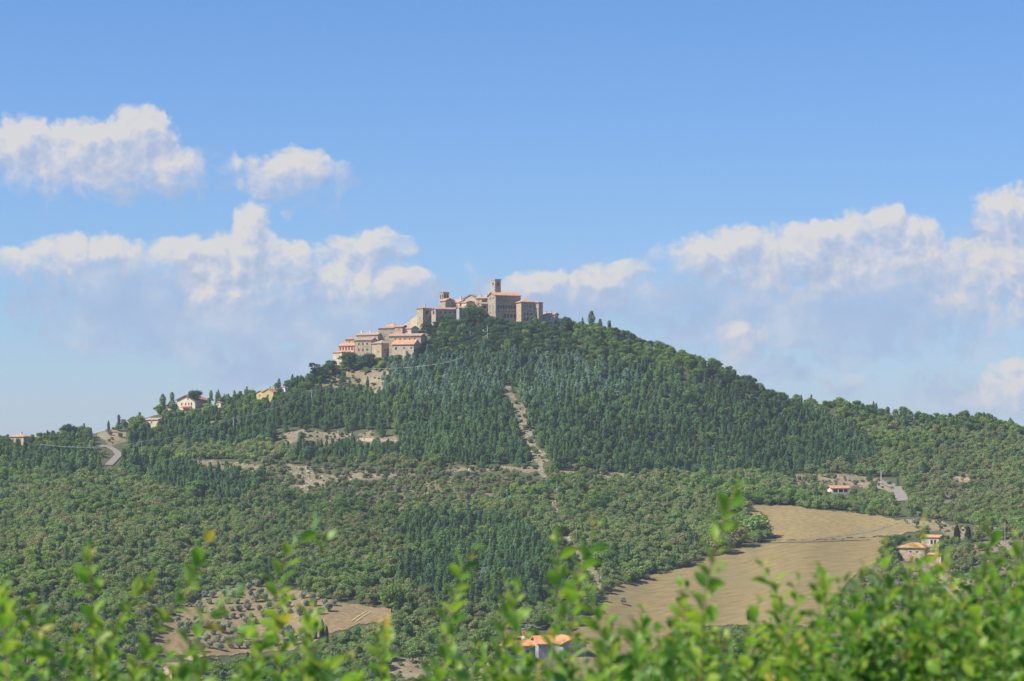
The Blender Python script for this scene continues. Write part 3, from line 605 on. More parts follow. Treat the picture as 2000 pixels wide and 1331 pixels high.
# bottom
def lowfarm():
    house('farmhouse', 'two storey stone farmhouse with orange roof and lower wing at the bottom left', 'house', [
      B(365,378,416, e=1290, g=1318, phi=26, pit=19, ax='y', ov=.6, wb=8, wall='stone_pale', tile='roof_pink', chim=[(.2,.3)], win=[('A', .22, 2., .8, 1.2), ('A', .85, 2., .7, 1.1), ('B', .5, 2.2, .7, 1.1)]),
      B(313,330,374, e=1304, g=1322, phi=24, pit=17, wb=7, ov=.6, wall='stone_pale', tile='roof_pink', win=[('A', .3, 1.8, .8, 1.), ('A', .7, 1.8, .8, 1.)]),
      B(332,336,362, e=1317, g=1328, phi=20, pit=14, wb=4, ov=.4, wall='stone_grey', tile='roof_red', roof='shed', ax='y')])
lowfarm()
def villa():
    r, q = house('villa', 'grey villa with bright orange roof, chimneys and skylight behind the bush', 'villa', [
      B(982,986,1060, e=1262, g=1286, phi=9, pit=21, wb=13, ov=.9, roof='hip', wall='plaster_grey', tile='roof_new', win=[('A', .18, 2.0, 2.4, 2.4), ('A', .6, 2.2, 1.2, 1.4)]),
      B(1090,1100,1146, e=1257, g=1290, phi=20, pit=24, wb=12, ax='y', ov=.9, wall='plaster_grey', tile='roof_new', win=[('A', .35, 2.4, 1.2, 1.4), ('A', .7, 2.4, 1.2, 1.4)]),
      B(1050,1052,1106, e=1258, g=1288, phi=12, pit=20, wb=12, ov=.8, wall='plaster_grey', tile='roof_new', win=[('A', .5, 2.4, 1.2, 1.4)])])
    M, wa, wb, h = q[0]; pit = math.tan(math.radians(21))
    for fx, fy in ((.14, .5), (.6, .52)):
        k = MB(); x, y = fx*wa, fy*wb; k.box(x-.75, x+.75, y-.4, y+.4, h, h+4.); k.box(x-.95, x+.95, y-.6, y+.6, h+4.003, h+4.3); k.box(x-.6, x+.6, y-.3, y+.3, h+4.303, h+4.7); k.build('chimney', MAT['roof_new'], r).matrix_local = M
    k = MB(); z = lambda y: h + .06 + (y + .9) * pit + .12
    k.slab([(.27*wa, 3.2, z(3.2)), (.48*wa, 3.2, z(3.2)), (.48*wa, 5.2, z(5.2)), (.27*wa, 5.2, z(5.2))], .1); k.build('skylight', [MAT['pane_dark']], r).matrix_local = M
    k = MB(); k.slab([(.52*wa, 3.6, z(3.6)+.15), (.60*wa, 3.6, z(3.6)+.15), (.60*wa, 5.8, z(5.8)+.15), (.52*wa, 5.8, z(5.8)+.15)], .1); k.build('roof_hatch', [MAT['white_paint']], r).matrix_local = M
    k = MB(); k.box(.05*wa, .75*wa, -4, -3.7, h-6.5, h-4.1); k.build('terrace_wall', [MAT['white_paint']], r).matrix_local = M
villa()
# low walls on the hillside
long_wall('stone_wall', 'pale retaining wall under the bare terrace left of the firebreak', [(702,855,861),(730,857,863),(760,858,864),(780,859,865)], 'stone_pale', .5)

# ------------------------------------------------------------------ poles and wires
def pole(u, vb, vt, label, mat='pole_wood', arm=True, r=.16, name='utility_pole', cat='pole', group=None):
    g = G(u, vb); h = (vb - vt) * g.y / F; e = empty(name, g); tag(e, label, cat, group)
    k = MB(); k.tube([(0,0,-1), (0,0,h*.5), (0,0,h)], [r*1.25, r*1.05, r*.85], 8); k.build('pole', [MAT[mat]], e)
    if arm:
        k = MB(); k.box(-.9, .9, -.07, .07, h-.7, h-.55); k.build('crossarm', [MAT['iron']], e)
        for x in (-.8, 0, .8): k = MB(); k.tube([(x,0,h-.548), (x,0,h-.25)], .07, 6); k.build('insulator', [MAT['white_paint']], e)
    return g + Vector((0, 0, h - .3))
t1 = pole(277, 903, 861, 'pale pole carrying the wire at the left above the road bend')
t2 = pole(456, 858, 815, 'white pole carrying the wire in woods below the cream farmhouse', 'iron_pale')
t3 = pole(609, 800, 762, 'pole carrying the wire in woods left of the dry grass slope', 'iron_pale')
t4 = pole(752, 694, 706 - 22, 'thin pole standing just below the white ledge in the lower village', 'iron_pale', False)
t5 = pole(148, 855, 836, 'left one of two short poles on the left ridge', group=None)
pole(165, 856, 837, 'right one of two short poles on the left ridge')
pole(1721, 946, 919, 'white pole beside the road bend on the right hillside', 'iron_pale', r=.2)
pole(735, 950, 914, 'thin pole in scrub below the stone terraces', 'pole_wood', False, .14)
pole(1088, 978, 938, 'tall thin pole beside the faint track below the firebreak', 'pole_wood', False, .14)
pole(1126, 1062, 1030, 'thin pole half way down the faint track', 'pole_wood', False, .12)
pole(1174, 1138, 1110, 'lowest thin pole at the foot of the faint track', 'pole_wood', False, .12)
pole(372, 815, 792, 'white pole below the cream farmhouse', 'iron_pale', False, .15)
pole(433, 792, 772, 'white pole beside the small cream house', 'iron_pale', False, .15)
pole(878, 640, 648-20, 'slim aerial mast among trees of the summit', 'iron_pale', False, .1, 'mast', 'mast')
pole(1963, 1062, 1020, 'pole at the right edge beside the dry bank', 'pole_wood', False, .13)
def hill_mast():
    g = G(952, 672); h = 10.5; e = empty('transmission_mast', g); tag(e, 'mast with platform and crossarm standing in the summit woods', 'mast')
    k = MB(); k.tube([(0,0,-1),(0,0,h)], [.2,.14], 8); k.build('pole', [MAT['iron_pale']], e)
    k = MB(); k.box(-2.6,.2,-.3,.3,7.2,7.5); k.build('platform', [MAT['roof_orange']], e)
    k = MB(); k.box(-2.7,-2.2,-.3,.3,7.503,8.6); k.box(.4,2.0,-.1,.1,6.0,6.2); k.build('crossarm', [MAT['iron_pale']], e)
    g = G(914, 668); e = empty('transmission_mast', g); tag(e, 'leaning two legged mast left of the mast with the platform', 'mast')
    k = MB(); k.tube([(-1.6,0,-1),(1.5,0,6.2)], .16, 6); k.build('leg', [MAT['iron_pale']], e)
    k = MB(); k.tube([(1.7,0,-1),(1.7,0,6.3)], .16, 6); k.build('leg', [MAT['iron_pale']], e)
hill_mast()
def pylon():
    g = G(944, 1146); s = g.y / F; h = 38 * s; w = 2.0; e = empty('lattice_pylon', g); tag(e, 'faint grey lattice pylon among conifers in the lower middle', 'pylon')
    def at(cx, cy, z): f = 1 - .8 * z / h; return (cx * w * f, cy * w * f, z)
    for cx in (-1, 1):
        for cy in (-1, 1): k = MB(); k.tube([at(cx,cy,-1), at(cx,cy,h)], .09, 4); k.build('leg', [MAT['iron']], e)
    k = MB(); n = 6
    for i in range(n):
        z0, z1 = h*i/n, h*(i+1)/n; cs = [(-1,-1),(1,-1),(1,1),(-1,1)]
        for a in range(4):
            p, q = cs[a], cs[(a+1)%4]; k.tube([at(*p,z0), at(*q,z1)], .045, 4); k.tube([at(*q,z0), at(*p,z1)], .045, 4)
    k.build('bracing', [MAT['iron']], e)
    k = MB(); k.box(-2.2,2.2,-.12,.12,h-1.6,h-1.4); k.box(-1.6,1.6,-.12,.12,h-.25,h-.05); k.build('crossarm', [MAT['iron']], e)
pylon()
def wire(pts, label, sag):
    k = MB(); base = pts[0]
    line = []
    for (a, b), s in zip(zip(pts, pts[1:]), sag):
        for i in range(14):
            f = i / 14; p = a.lerp(b, f); p.z -= 4 * s * f * (1 - f); line.append(p - base)
    line.append(pts[-1] - base); k.tube(line, .065, 5)
    o = k.build('overhead_cable', [MAT['wire']]); o.location = base; tag(o, label, 'cable')
a0 = P(78, 868, float(Dfun(78, 903))); a1 = P(200, 873, float(Dfun(200, 908)))
end = P(905, 697, float(Dfun(905, 730))); mid = P(724, 720, float(Dfun(724, 752))); m2 = P(850, 712, float(Dfun(850, 745)))
wire([a0, a1, t1, t2, t3, mid, m2, end], 'pale overhead cable climbing from the left ridge road to the wood below the village', [.8, .6, 2.2, 2.6, 2.5, .8, .6])

# ------------------------------------------------------------------ trees
def leaves(pts, nrm, size, jit=.55, rg=rng):
    """irregular leaf sprays at pts facing nrm"""
    n = len(pts); d = nrm + rg.normal(0, jit, (n, 3)); d /= np.linalg.norm(d, axis=1, keepdims=True) + 1e-9
    a = np.cross(d, rg.normal(0, 1, (n, 3))); a /= np.linalg.norm(a, axis=1, keepdims=True) + 1e-9; b = np.cross(d, a)
    s = (size * rg.uniform(.55, 1.3, n))[:, None]; V = np.zeros((n, 4, 3))
    for i, (x, y) in enumerate(((-1,-.5),(.3,-.9),(1,.45),(-.35,.8))):
        V[:, i] = pts + a * s * .5 * (x + rg.uniform(-.25,.25,(n,1))) + b * s * .5 * (y + rg.uniform(-.25,.25,(n,1))) + d * s * rg.uniform(-.12,.12,(n,1))
    return V.reshape(-1, 3)
def lobes_crown(rg, R, h0, h1, nl, n, size, flat=.8, low=.0):
    """crown from several uneven lobes between heights h0 and h1"""
    H = h1 - h0; L = []
    for i in range(nl):
        a = rg.uniform(0, 6.28); t = rg.uniform(0, 1); rr = R * (.62 if i else 0) * rg.uniform(.5, 1.05) * math.sqrt(max(.15, 1 - (2*t-1)**2*.7))
        L.append((math.cos(a)*rr, math.sin(a)*rr, h0 + H*(.25+.58*t), R*rg.uniform(.36,.56)))
    L.append((0, 0, h0 + H*.5, R*.62)); L = np.array(L); w = L[:,3]**2; w /= w.sum(); idx = rg.choice(len(L), n, p=w)
    d = rg.normal(0, 1, (n, 3)); d /= np.linalg.norm(d, axis=1, keepdims=True); d[:,2] = np.where(d[:,2] < -.5, -d[:,2]*.6, d[:,2])
    r = L[idx,3:4] * (rg.uniform(.0, 1, (n,1))**.3) * rg.uniform(.85, 1.12, (n, 1))
    p = L[idx,:3] + d * r * np.array([1, 1, flat]); return leaves(p, d, size, .5, rg)
def pine_crown(rg, R, h0, h1, n, size, tip=.12, droop=.25):
    t = rg.uniform(0, 1, n)**1.25; tiers = 9; t = (np.floor(t*tiers) + rg.uniform(.15, .85, n)) / tiers
    k = np.floor(t*tiers); az0 = k*1.3; nb = 6; az = az0 + rg.integers(0, nb, n)*6.283/nb + rg.normal(0, .28, n)
    amp = 1 + .28*np.sin(k*7.3 + rg.integers(0,9)) ; rad = R*((1-t)**.8*(1-tip)+tip)*amp; f = rg.uniform(.12, 1, n)**.6
    p = np.stack([np.cos(az)*rad*f, np.sin(az)*rad*f, h0 + (h1-h0)*t - droop*rad*f*.5 + rg.normal(0,.12,n)], 1)
    nr = np.stack([np.cos(az)*.6, np.sin(az)*.6, np.full(n,.75)], 1); return leaves(p, nr, size, .45, rg)
def cypress_crown(rg, R, h, n, size):
    t = rg.uniform(0, 1, n); a = rg.uniform(0, 6.283, n); r = R*np.sin(np.clip(t*.93+.09,0,1)*math.pi)**.45*(1-.35*t)*rg.uniform(.75,1.08,n)
    r = np.where(t > .9, r*(1-t)*9, r); p = np.stack([np.cos(a)*r, np.sin(a)*r, .4+(h-.4)*t], 1)
    return leaves(p, np.stack([np.cos(a), np.sin(a), np.full(n,.35)], 1), size, .35, rg)
def quads(V): return np.arange(len(V)).reshape(-1, 4)
def trunk_mesh(name, rg, h, r, limbs=4, lean=0., mat='bark', spread=1.6):
    k = MB(); k.tube([(0,0,-1.2), (0,0,0), (lean*.4,0,h*.4), (lean,0,h*.8)], [r*1.5, r*1.2, r*.85, r*.35], 6)
    for i in range(limbs):
        a = i*6.283/max(limbs,1) + rg.uniform(-.4,.4); z = h*rg.uniform(.35,.6); q = spread*rg.uniform(.7,1.2)
        k.tube([(lean*.4,0,z), (lean*.4+math.cos(a)*q*.5, math.sin(a)*q*.5, z+q*.35), (lean*.4+math.cos(a)*q, math.sin(a)*q, z+q*.9)], [r*.5, r*.35, r*.15], 5)
    return k
class Kind:
    """one kind of tree: crown meshes, trunk meshes and, for the far mass, both joined"""
    def __init__(s, name, mats, makers):
        s.name = name; s.crown = []; s.trunk = []; s.both = []; s.H = []
        for i, (V, k, H) in enumerate(makers):
            Q = quads(V); m = MAT[mats[0]]
            s.crown.append(qmesh('crown', V, Q, m)); s.trunk.append(mesh('trunk', k.v, k.f, MAT[mats[1]])); s.H.append(H)
            nv = len(V); vv = np.concatenate([V, np.array(k.v)]); fs = [tuple(q) for q in Q.tolist()] + [tuple(nv + a for a in f) for f in k.f]
            s.both.append(mesh(name, vv, fs, [m, MAT[mats[1]]], False, [0]*len(Q) + [1]*len(k.f)))
def mk_pine(i, R, H, n, sz, tip, bare, sp=1.):
    R *= 1.25; rg = np.random.default_rng(100+i); return (pine_crown(rg, R, H*bare, H, n, sz, tip), trunk_mesh('t', rg, H*1.1, .16, 0), H)
def mk_leafy(i, R, H, n, sz, nl, bare, flat=.8):
    rg = np.random.default_rng(300+i); return (lobes_crown(rg, R, H*bare, H, nl, n, sz, flat), trunk_mesh('t', rg, H*.8, .2, 4, rg.uniform(-.3,.3), spread=R*.5), H)
K = {}
K['pine'] = Kind('pine_tree', ('pine_leaf','bark'), [mk_pine(1,1.8,8.2,1300,.48,.16,.14), mk_pine(2,2.1,7.4,1400,.5,.3,.16), mk_pine(3,1.5,9.2,1200,.46,.10,.12), mk_pine(4,2.2,6.8,1400,.52,.42,.2), mk_pine(5,1.8,7.6,1300,.48,.24,.16)])
K['cedar'] = Kind('cedar_tree', ('cedar_leaf','bark'), [mk_pine(11,2.1,7.,850,.6,.1,.06), mk_pine(12,1.8,8.,850,.55,.07,.06), mk_pine(13,2.4,6.2,850,.62,.15,.05)])
K['oak'] = Kind('oak_tree', ('oak_leaf','bark'), [mk_leafy(1,2.6,4.6,1500,.44,10,.1), mk_leafy(2,3.0,5.0,1700,.46,13,.1), mk_leafy(3,2.2,4.0,1300,.42,8,.1), mk_leafy(4,3.3,4.8,1800,.46,14,.08), mk_leafy(5,2.3,5.4,1400,.44,9,.15)])
K['broad'] = Kind('broadleaf_tree', ('bright_leaf','bark'), [mk_leafy(21,3.2,6.4,1900,.48,13,.1), mk_leafy(22,3.7,7.0,2200,.5,16,.12), mk_leafy(23,2.8,5.8,1700,.46,11,.1), mk_leafy(24,2.5,7.0,1600,.46,11,.14)])
K['holm'] = Kind('holm_oak_tree', ('holm_leaf','bark'), [mk_leafy(51,3.1,6.2,1900,.48,13,.1), mk_leafy(52,3.6,6.8,2200,.5,16,.12), mk_leafy(53,2.7,5.6,1700,.46,11,.1)])
K['scrub'] = Kind('shrub', ('scrub_leaf','bark'), [mk_leafy(31,1.4,1.9,420,.45,5,.02), mk_leafy(32,1.1,1.5,360,.4,4,.02), mk_leafy(33,1.7,2.4,520,.48,6,.05)])
K['olive'] = Kind('olive_tree', ('olive_leaf','bark'), [mk_leafy(41,1.9,3.5,1000,.42,7,.10,1.), mk_leafy(42,2.1,3.8,1100,.44,8,.08,1.), mk_leafy(43,1.6,3.2,850,.4,6,.1,1.)])
def mk_cyp(i, R, H): rg = np.random.default_rng(500+i); return (cypress_crown(rg, R, H, 1500, .42), trunk_mesh('t', rg, H, .14, 0), H)
K['cypress'] = Kind('cypress_tree', ('cypress_leaf','bark'), [mk_cyp(1,.95,9.), mk_cyp(2,.8,8.), mk_cyp(3,1.05,7.5)])

def limit(u):   # row above which no tree of the woods rises, so the village stays clear of them
    return np.interp(u, [630,645,650,668,670,695,696,724,726,745,764,766,782,786,808,812,828,832,845,900,912,930,953,957,985,990,1016,1022,1054,1060,1090,1094],
                        [690,700,713,712,692,688,694,690,698,698,693,694,692,678,674,664,655,620,613,610,603,600,606,612,618,628,628,618,619,628,630,600])
PINES = [(470,760),(560,740),(620,742),(700,770),(780,745),(840,705),(960,690),(1050,700),(1150,720),(1300,700),(1430,735),(1560,800),(1700,850),(1700,905),(1560,925),(1480,930),(1380,928),(1200,932),(1080,920),(1060,912),(860,918),(780,900),(690,908),(600,900),(520,870),(420,875),(300,880),(120,870),(60,872),(60,860),(250,845),(330,820),(420,800)]
CEDARS = [(700,735),(770,712),(860,700),(940,685),(1000,700),(1100,705),(1170,715),(1250,745),(1220,775),(1080,790),(990,775),(900,800),(800,780),(740,770)]
SUMMIT = [(640,700),(830,600),(960,590),(1100,620),(1230,650),(1560,770),(1560,800),(1430,760),(1300,720),(1180,712),(1100,702),(980,690),(900,700),(820,705),(740,712),(640,735)]
CONIF2 = [(750,1040),(880,1010),(1000,1030),(1080,1060),(1120,1110),(1120,1170),(980,1195),(860,1180),(760,1130),(840,1090)]
PINES3 = [(-50,880),(120,880),(200,900),(300,900),(420,930),(520,945),(480,985),(380,985),(300,945),(200,930),(60,935),(-50,930)]
SCRUBS = [[(380,905),(560,905),(780,918),(1060,926),(1060,960),(900,1000),(700,1000),(620,990),(540,960),(380,930)], [(1780,920),(1960,920),(1980,1010),(1880,1020),(1790,985)],
          [(1640,1110),(1720,1100),(1760,1110),(1860,1100),(1990,1090),(1990,1331),(1500,1331),(1600,1230)]]
OPEN = BARE + [TRACK2, FIELD_UP, FIELD_LOW, OLIVE, FIREBREAK, [(170,846),(205,832),(250,840),(255,872),(240,905),(205,915),(190,900),(215,885),(190,872)], [(1700,938),(1745,942),(1772,965),(1772,1000),(1750,1000),(1748,965),(1700,950)],
               [(1755,1060),(1845,1045),(1850,1105),(1755,1105)], [(360,1274),(424,1274),(424,1322),(310,1334),(306,1300)], [(975,1235),(1150,1235),(1155,1300),(975,1300)],
               [(1616,944),(1662,944),(1662,966),(1616,966)], [(330,765),(405,768),(400,799),(318,800)], [(497,757),(536,757),(536,775),(497,775)], [(546,751),(560,751),(560,765),(546,765)], [(278,810),(322,812),(320,826),(280,826)], [(10,844),(64,846),(64,858),(10,858)], [(417,784),(436,784),(434,792),(417,792)]]
def scatter(spacing, jitter=.5, d0=800, d1=1760):
    out = []
    ys = np.arange(d0, d1, spacing); 
    for y in ys:
        x0, x1 = -1160/F*y, 1160/F*y; xs = np.arange(x0, x1, spacing) + rng.uniform(0, spacing)
        out.append(np.stack([xs + rng.uniform(-jitter, jitter, len(xs))*spacing, np.full(len(xs), y) + rng.uniform(-jitter, jitter, len(xs))*spacing], 1))
    p = np.concatenate(out); u = 1000 + p[:,0]/p[:,1]*F; v = gv(u, p[:,1]); z = (HZ - v)/F*p[:,1]
    dc = np.interp(u, UG, DC); vis = p[:,1] < dc + 14
    return p[vis,0], p[vis,1], z[vis], u[vis], v[vis]
BIG_OPEN = [[(1545,924),(1765,933),(1770,972),(1555,972)], [(1768,1008),(1905,1026),(2010,1040),(2010,1072),(1900,1076),(1850,1048),(1770,1046)], [(536,838),(790,840),(790,874),(536,878)], [(360,896),(640,902),(640,962),(560,966),(520,922),(360,918)]]
TREES = []      # kind, x, y, z, scale xyz, rot, variant, u, v, h_px
def plant(kind, sel, X, Y, Z, U, V, smin, smax, side=(.9, 1.15)):
    k = K[kind]; i = np.nonzero(sel)[0]; x, y, z, u, v = X[i], Y[i], Z[i], U[i], V[i]; n = len(i)
    var = rng.integers(0, len(k.H), n); s = rng.uniform(smin, smax, n); Hh = np.array(k.H)[var]; hp = Hh*s*F/y
    lim = np.where((u > 630) & (u < 1094), limit(u), -1e9); s2 = s*(v - lim)/hp; cut = v - hp < lim
    ok = ~(cut & ((s2 < .28*s) | (v < lim + 4))); s = np.where(cut, np.maximum(s2, .28*s), s); hp = Hh*s*F/y
    for poly in OPEN:
        du, dv = wob(u*.6, v*.6, 7)
        ok &= ~(inpoly(u+du, v+dv, poly) | inpoly(u+du, v - .5*hp - dv, poly) | ((poly not in BARE) & inpoly(u+du, v - .85*hp, poly))) | (rng.uniform(0,1,n) < (.12 if poly in BARE else 0))
    if kind != 'scrub':
        for poly in BIG_OPEN: ok &= ~(inpoly(u, v, poly) & (rng.uniform(0,1,n) < .78))
    w = s*rng.uniform(side[0], side[1], n); rot = rng.uniform(0, 6.28, n)
    for j in np.nonzero(ok)[0]: TREES.append((kind, float(x[j]), float(y[j]), float(z[j]) - .15, float(w[j]), float(s[j]), float(rot[j]), int(var[j]), float(u[j]), float(v[j]), float(hp[j])))
# vectorised pre-cut for speed
def region(U, V, polys, a=14):
    du, dv = wob(U*.37, V*.41, a); r = np.zeros(len(U), bool)
    for p in polys: r |= inpoly(U + du, V + dv, p)
    return r
X, Y, Z, U, V = scatter(3.5)
r_p = region(U, V, [PINES, CONIF2, PINES3]); r_c = region(U, V, [CEDARS]); r_s = region(U, V, [SUMMIT]); gap = rng.uniform(0, 1, len(U))
clump = np.sin(X/23+1)*np.sin(Y/19+X/41)
cedar = r_c & ~r_s & ((gap < .62))
mixp = np.interp(U, [300,520,1200,1600], [.25,.06,.06,.3])
pine = r_p & ~r_s & ~cedar & (gap > mixp)
plant('cedar', cedar & (rng.uniform(0,1,len(U)) < .72), X, Y, Z, U, V, .75, 1.2)
pk = rng.uniform(0,1,len(U)); plant('pine', pine & (pk < np.where(V > 1000, .6, .8)), X, Y, Z, U, V, .55, 1.08)
X, Y, Z, U, V = scatter(3.7)
r_p = region(U, V, [PINES, CONIF2, PINES3]); r_s = region(U, V, [SUMMIT]); r_c = region(U, V, [CEDARS]); r_x = region(U, V, SCRUBS)
gap = rng.uniform(0, 1, len(U)); clump = np.sin(X/31+1)*np.sin(Y/27+X/47)
ridge = (V < S(U) + 26) & ((U < 640) | (U > 1100))
dark = r_s & ((U < 1120) | (np.sin(X/17)*np.sin(Y/13) > .45)) & (rng.uniform(0,1,len(U)) < .8)
plant('holm', dark & (gap < .78), X, Y, Z, U, V, .62, 1.12)
plant('broad', (r_s & ~dark & (gap < .74)) | (~r_s & (ridge | (~r_p & ~r_x & (clump > .62))) & (gap < .4)) | (r_p & ~r_s & (gap < .035)), X, Y, Z, U, V, .62, 1.1)
plant('pine', ridge & ~r_p & (gap > .62) & (gap < .76), X, Y, Z, U, V, .45, 1.05)
plant('oak', ~r_p & ~r_s & ~r_x & ~r_c & (gap < np.where(ridge, .45, .9)), X, Y, Z, U, V, .55, 1.08)
plant('oak', r_x & (gap < .34), X, Y, Z, U, V, .45, .9)
plant('pine', (~r_p & ~r_s & ~ridge & ~r_x) & (gap > .945), X, Y, Z, U, V, .55, .9)
plant('scrub', r_x & (gap > .35) & (gap < .8), X, Y, Z, U, V, .7, 1.5)
X, Y, Z, U, V = scatter(5.)
inopen = region(U, V, BARE + [YARD, TRACK2, FIREBREAK], 5); g2 = rng.uniform(0, 1, len(U))
k_open = OPEN; OPEN = []; plant('scrub', inopen & (g2 < .62), X, Y, Z, U, V, .35, 1.15); plant('oak', inopen & (g2 > .93), X, Y, Z, U, V, .35, .7); OPEN = k_open
# hedgerow and wood between the terrace house and the field, and the wood's rounded end
def hand(kind, u, v, hpx, wpx=None, var=0, label=None, group=None):
    k = K[kind]; y = float(Dfun(u, v)); y = min(y, float(np.interp(u, UG, DC)) - .5); z = (HZ - v)/F*y; s = hpx*y/F/k.H[var]; w = s if wpx is None else wpx*y/F/ (2*max(abs(vv.co.x) for vv in k.crown[var].vertices))
    TREES.append((kind, (u-1000)/F*y, y, z - .1, w, s, RND.uniform(0, 6.28), var, u, v, 1e4, label, group))
for i in range(26):
    u = 1450 + i*12.2 + RND.uniform(-4,4); v = np.interp(u, [1450,1530,1610,1700,1760], [985,984,992,1000,1012])
    TREES.append(('broad', *(lambda g: (g.x, g.y, g.z - .15))(G(u, v)), 1.0*RND.uniform(.8,1.1), RND.uniform(.6,.9), RND.uniform(0,6), RND.randrange(4), u, v, 26))
# olive grove
olive_n = 0
for r in range(9):
    for c in range(26):
        u = 318 + c*18.5 + r*7 + RND.uniform(-3,3); v = 1150 + r*14.5 - (u-470)*.06 + (c%2)*2 + RND.uniform(-2,2)
        if inpoly(u, v, OLIVE) and inpoly(u, v+6, OLIVE) and not (u > 655 and RND.random() < .8) and not (u > 600 and v > 1205) and RND.random() < .9:
            g = G(u, v); s = RND.uniform(.8, 1.2)
            TREES.append(('olive', g.x, g.y, g.z - .55, s*RND.uniform(.9,1.1), s, RND.uniform(0,6.28), RND.randrange(3), u, v, 20)); olive_n += 1
# trees that stand out
SPEC = [('cypress',602,1252,44,11,0,'tallest dark cypress at the left of the cypress row below the olive grove'),('cypress',616,1250,40,8,1,'thin second cypress in the row below the olive grove'),
 ('cypress',629,1254,44,12,0,'broad third cypress in the row below the olive grove'),('cypress',638,1256,34,9,2,'rightmost and shortest cypress in the row below the olive grove'),
 ('cypress',1869,1058,32,15,0,'thick dark cypress right of the small house with two dark windows'),('cypress',1891,1060,30,16,2,'greyer cypress standing right of the thick dark one'),
 ('cypress',1462,1212,20,7,1,'thin dark cypress at the lower edge of the stubble field'),
 ('broad',765,1198,58,56,1,'big round yellow green tree at the right corner of the olive grove'),
 ('pine',232,842,32,16,0,'pointed conifer breaking the skyline left of the cream farmhouse'),('pine',212,845,24,13,2,'slim conifer just left of the pointed skyline conifer'),('pine',318,806,36,24,1,'dark conifer beside the left annex of the cream farmhouse'),
 ('pine',336,802,36,22,0,'dark conifer touching the left of the cream farmhouse'),('pine',458,796,34,20,2,'tall spiky conifer on the ridge between farmhouse and yellow house'),('pine',438,790,22,9,2,'left one of two small pointed conifers on the ridge'),('pine',446,790,22,9,2,'right one of two small pointed conifers on the ridge'),
 ('pine',412,786,24,14,1,'small dark conifer right behind the cream farmhouse roof'),
 ('holm',133,856,30,32,0,'round dark tree on the skyline left of the two short poles'),('holm',382,786,24,34,1,'dark round tree directly behind the cream farmhouse roof'),
 ('pine',1155,652,44,26,1,'tallest dark conifer on the skyline right of the village'),('pine',1138,650,30,14,2,'slim conifer left of the tallest skyline conifer'),('pine',1190,660,34,20,0,'conifer on the skyline right of the tallest one'),('pine',1172,655,32,18,1,'bushy conifer between two taller ones right of the village'),
 ('holm',1105,648,30,30,0,'round tree at the right foot of the low pale house'),
 ('holm',679,724,36,40,1,'dark round tree before the shaded wall of the leftmost corner house'),('holm',712,722,34,44,0,'dark round tree below the house of three window columns'),
 ('holm',925,640,44,50,1,'domed tree rising highest in the summit wood left of the palace'),
 ('holm',1165,1006,32,44,1,'dark round oak alone in the pale wood below the firebreak'),('pine',262,926,50,40,1,'wide dark conifer below the left road bend'),('pine',242,918,42,26,0,'dark conifer close beside the left road bend'),
 ('olive',1216,1182,16,16,0,'small lone tree at the left corner of the stubble field'),('cedar',219,950,26,9,1,'slim conifer below the left road'),
 ('broad',385,972,34,60,2,'bright yellow green tree in the lower left woods'),('broad',1738,1090,36,44,0,'bushy tree left of the stone farmhouse'),('broad',1752,1070,26,46,1,'dense thicket tree between field and stone farmhouse'),
 ('oak',1480,1052,46,60,1,'rounded tree at the tip of the wood that juts into the field'),('oak',1440,1068,46,64,3,'broad tree behind the tip of the wood by the field'),('oak',1410,1082,40,50,0,'tree at the field edge left of the wood tip'),
 ('olive',1020,1240,20,60,1,'silvery crown rising right behind the villa roof'), ('olive',1790,1030,18,18,1,'small grey tree above the small house with two dark windows')]
for kd, u, v, h_, w_, var, lb in SPEC: hand(kd, u, v, h_, w_, var, lb)

# the umbrella shaped pine at the left foot of the village
def umbrella_pine():
    u, v = 617, 748; g = G(u, v); s = g.y/F; H = 40*s; e = empty('stone_pine', g - Vector((0,0,.2))); tag(e, 'dark ragged pine with bare trunk standing alone left of the village', 'tree')
    rg = np.random.default_rng(9); k = trunk_mesh('t', rg, H, .3, 5, -.8, spread=3.2); k.build('trunk', [MAT['bark']], e)
    p = []
    for (cx, cz, rx, rz) in [(-2.2,.93,1.8,.7),(.6,.86,2.,.8),(2.6,.74,1.9,.7),(-1.,.7,2.2,.8),(1.,.62,2.4,.8),(-3.0,.83,1.2,.4),(3.6,.62,1.2,.5),(-1.8,.56,1.6,.5)]:
        n = 240; d = rg.normal(0,1,(n,3)); d /= np.linalg.norm(d,axis=1,keepdims=True); p.append((np.array([cx, rg.uniform(-1,1), cz*H]) + d*np.array([rx,1.4,rz]), d))
    pts = np.concatenate([a for a,_ in p]); nr = np.concatenate([b for _,b in p]); Vv = leaves(pts, nr, .5, .5, rg); obj('crown', qmesh('crown', Vv, quads(Vv), MAT['bush_leaf_dark']), e)
umbrella_pine()

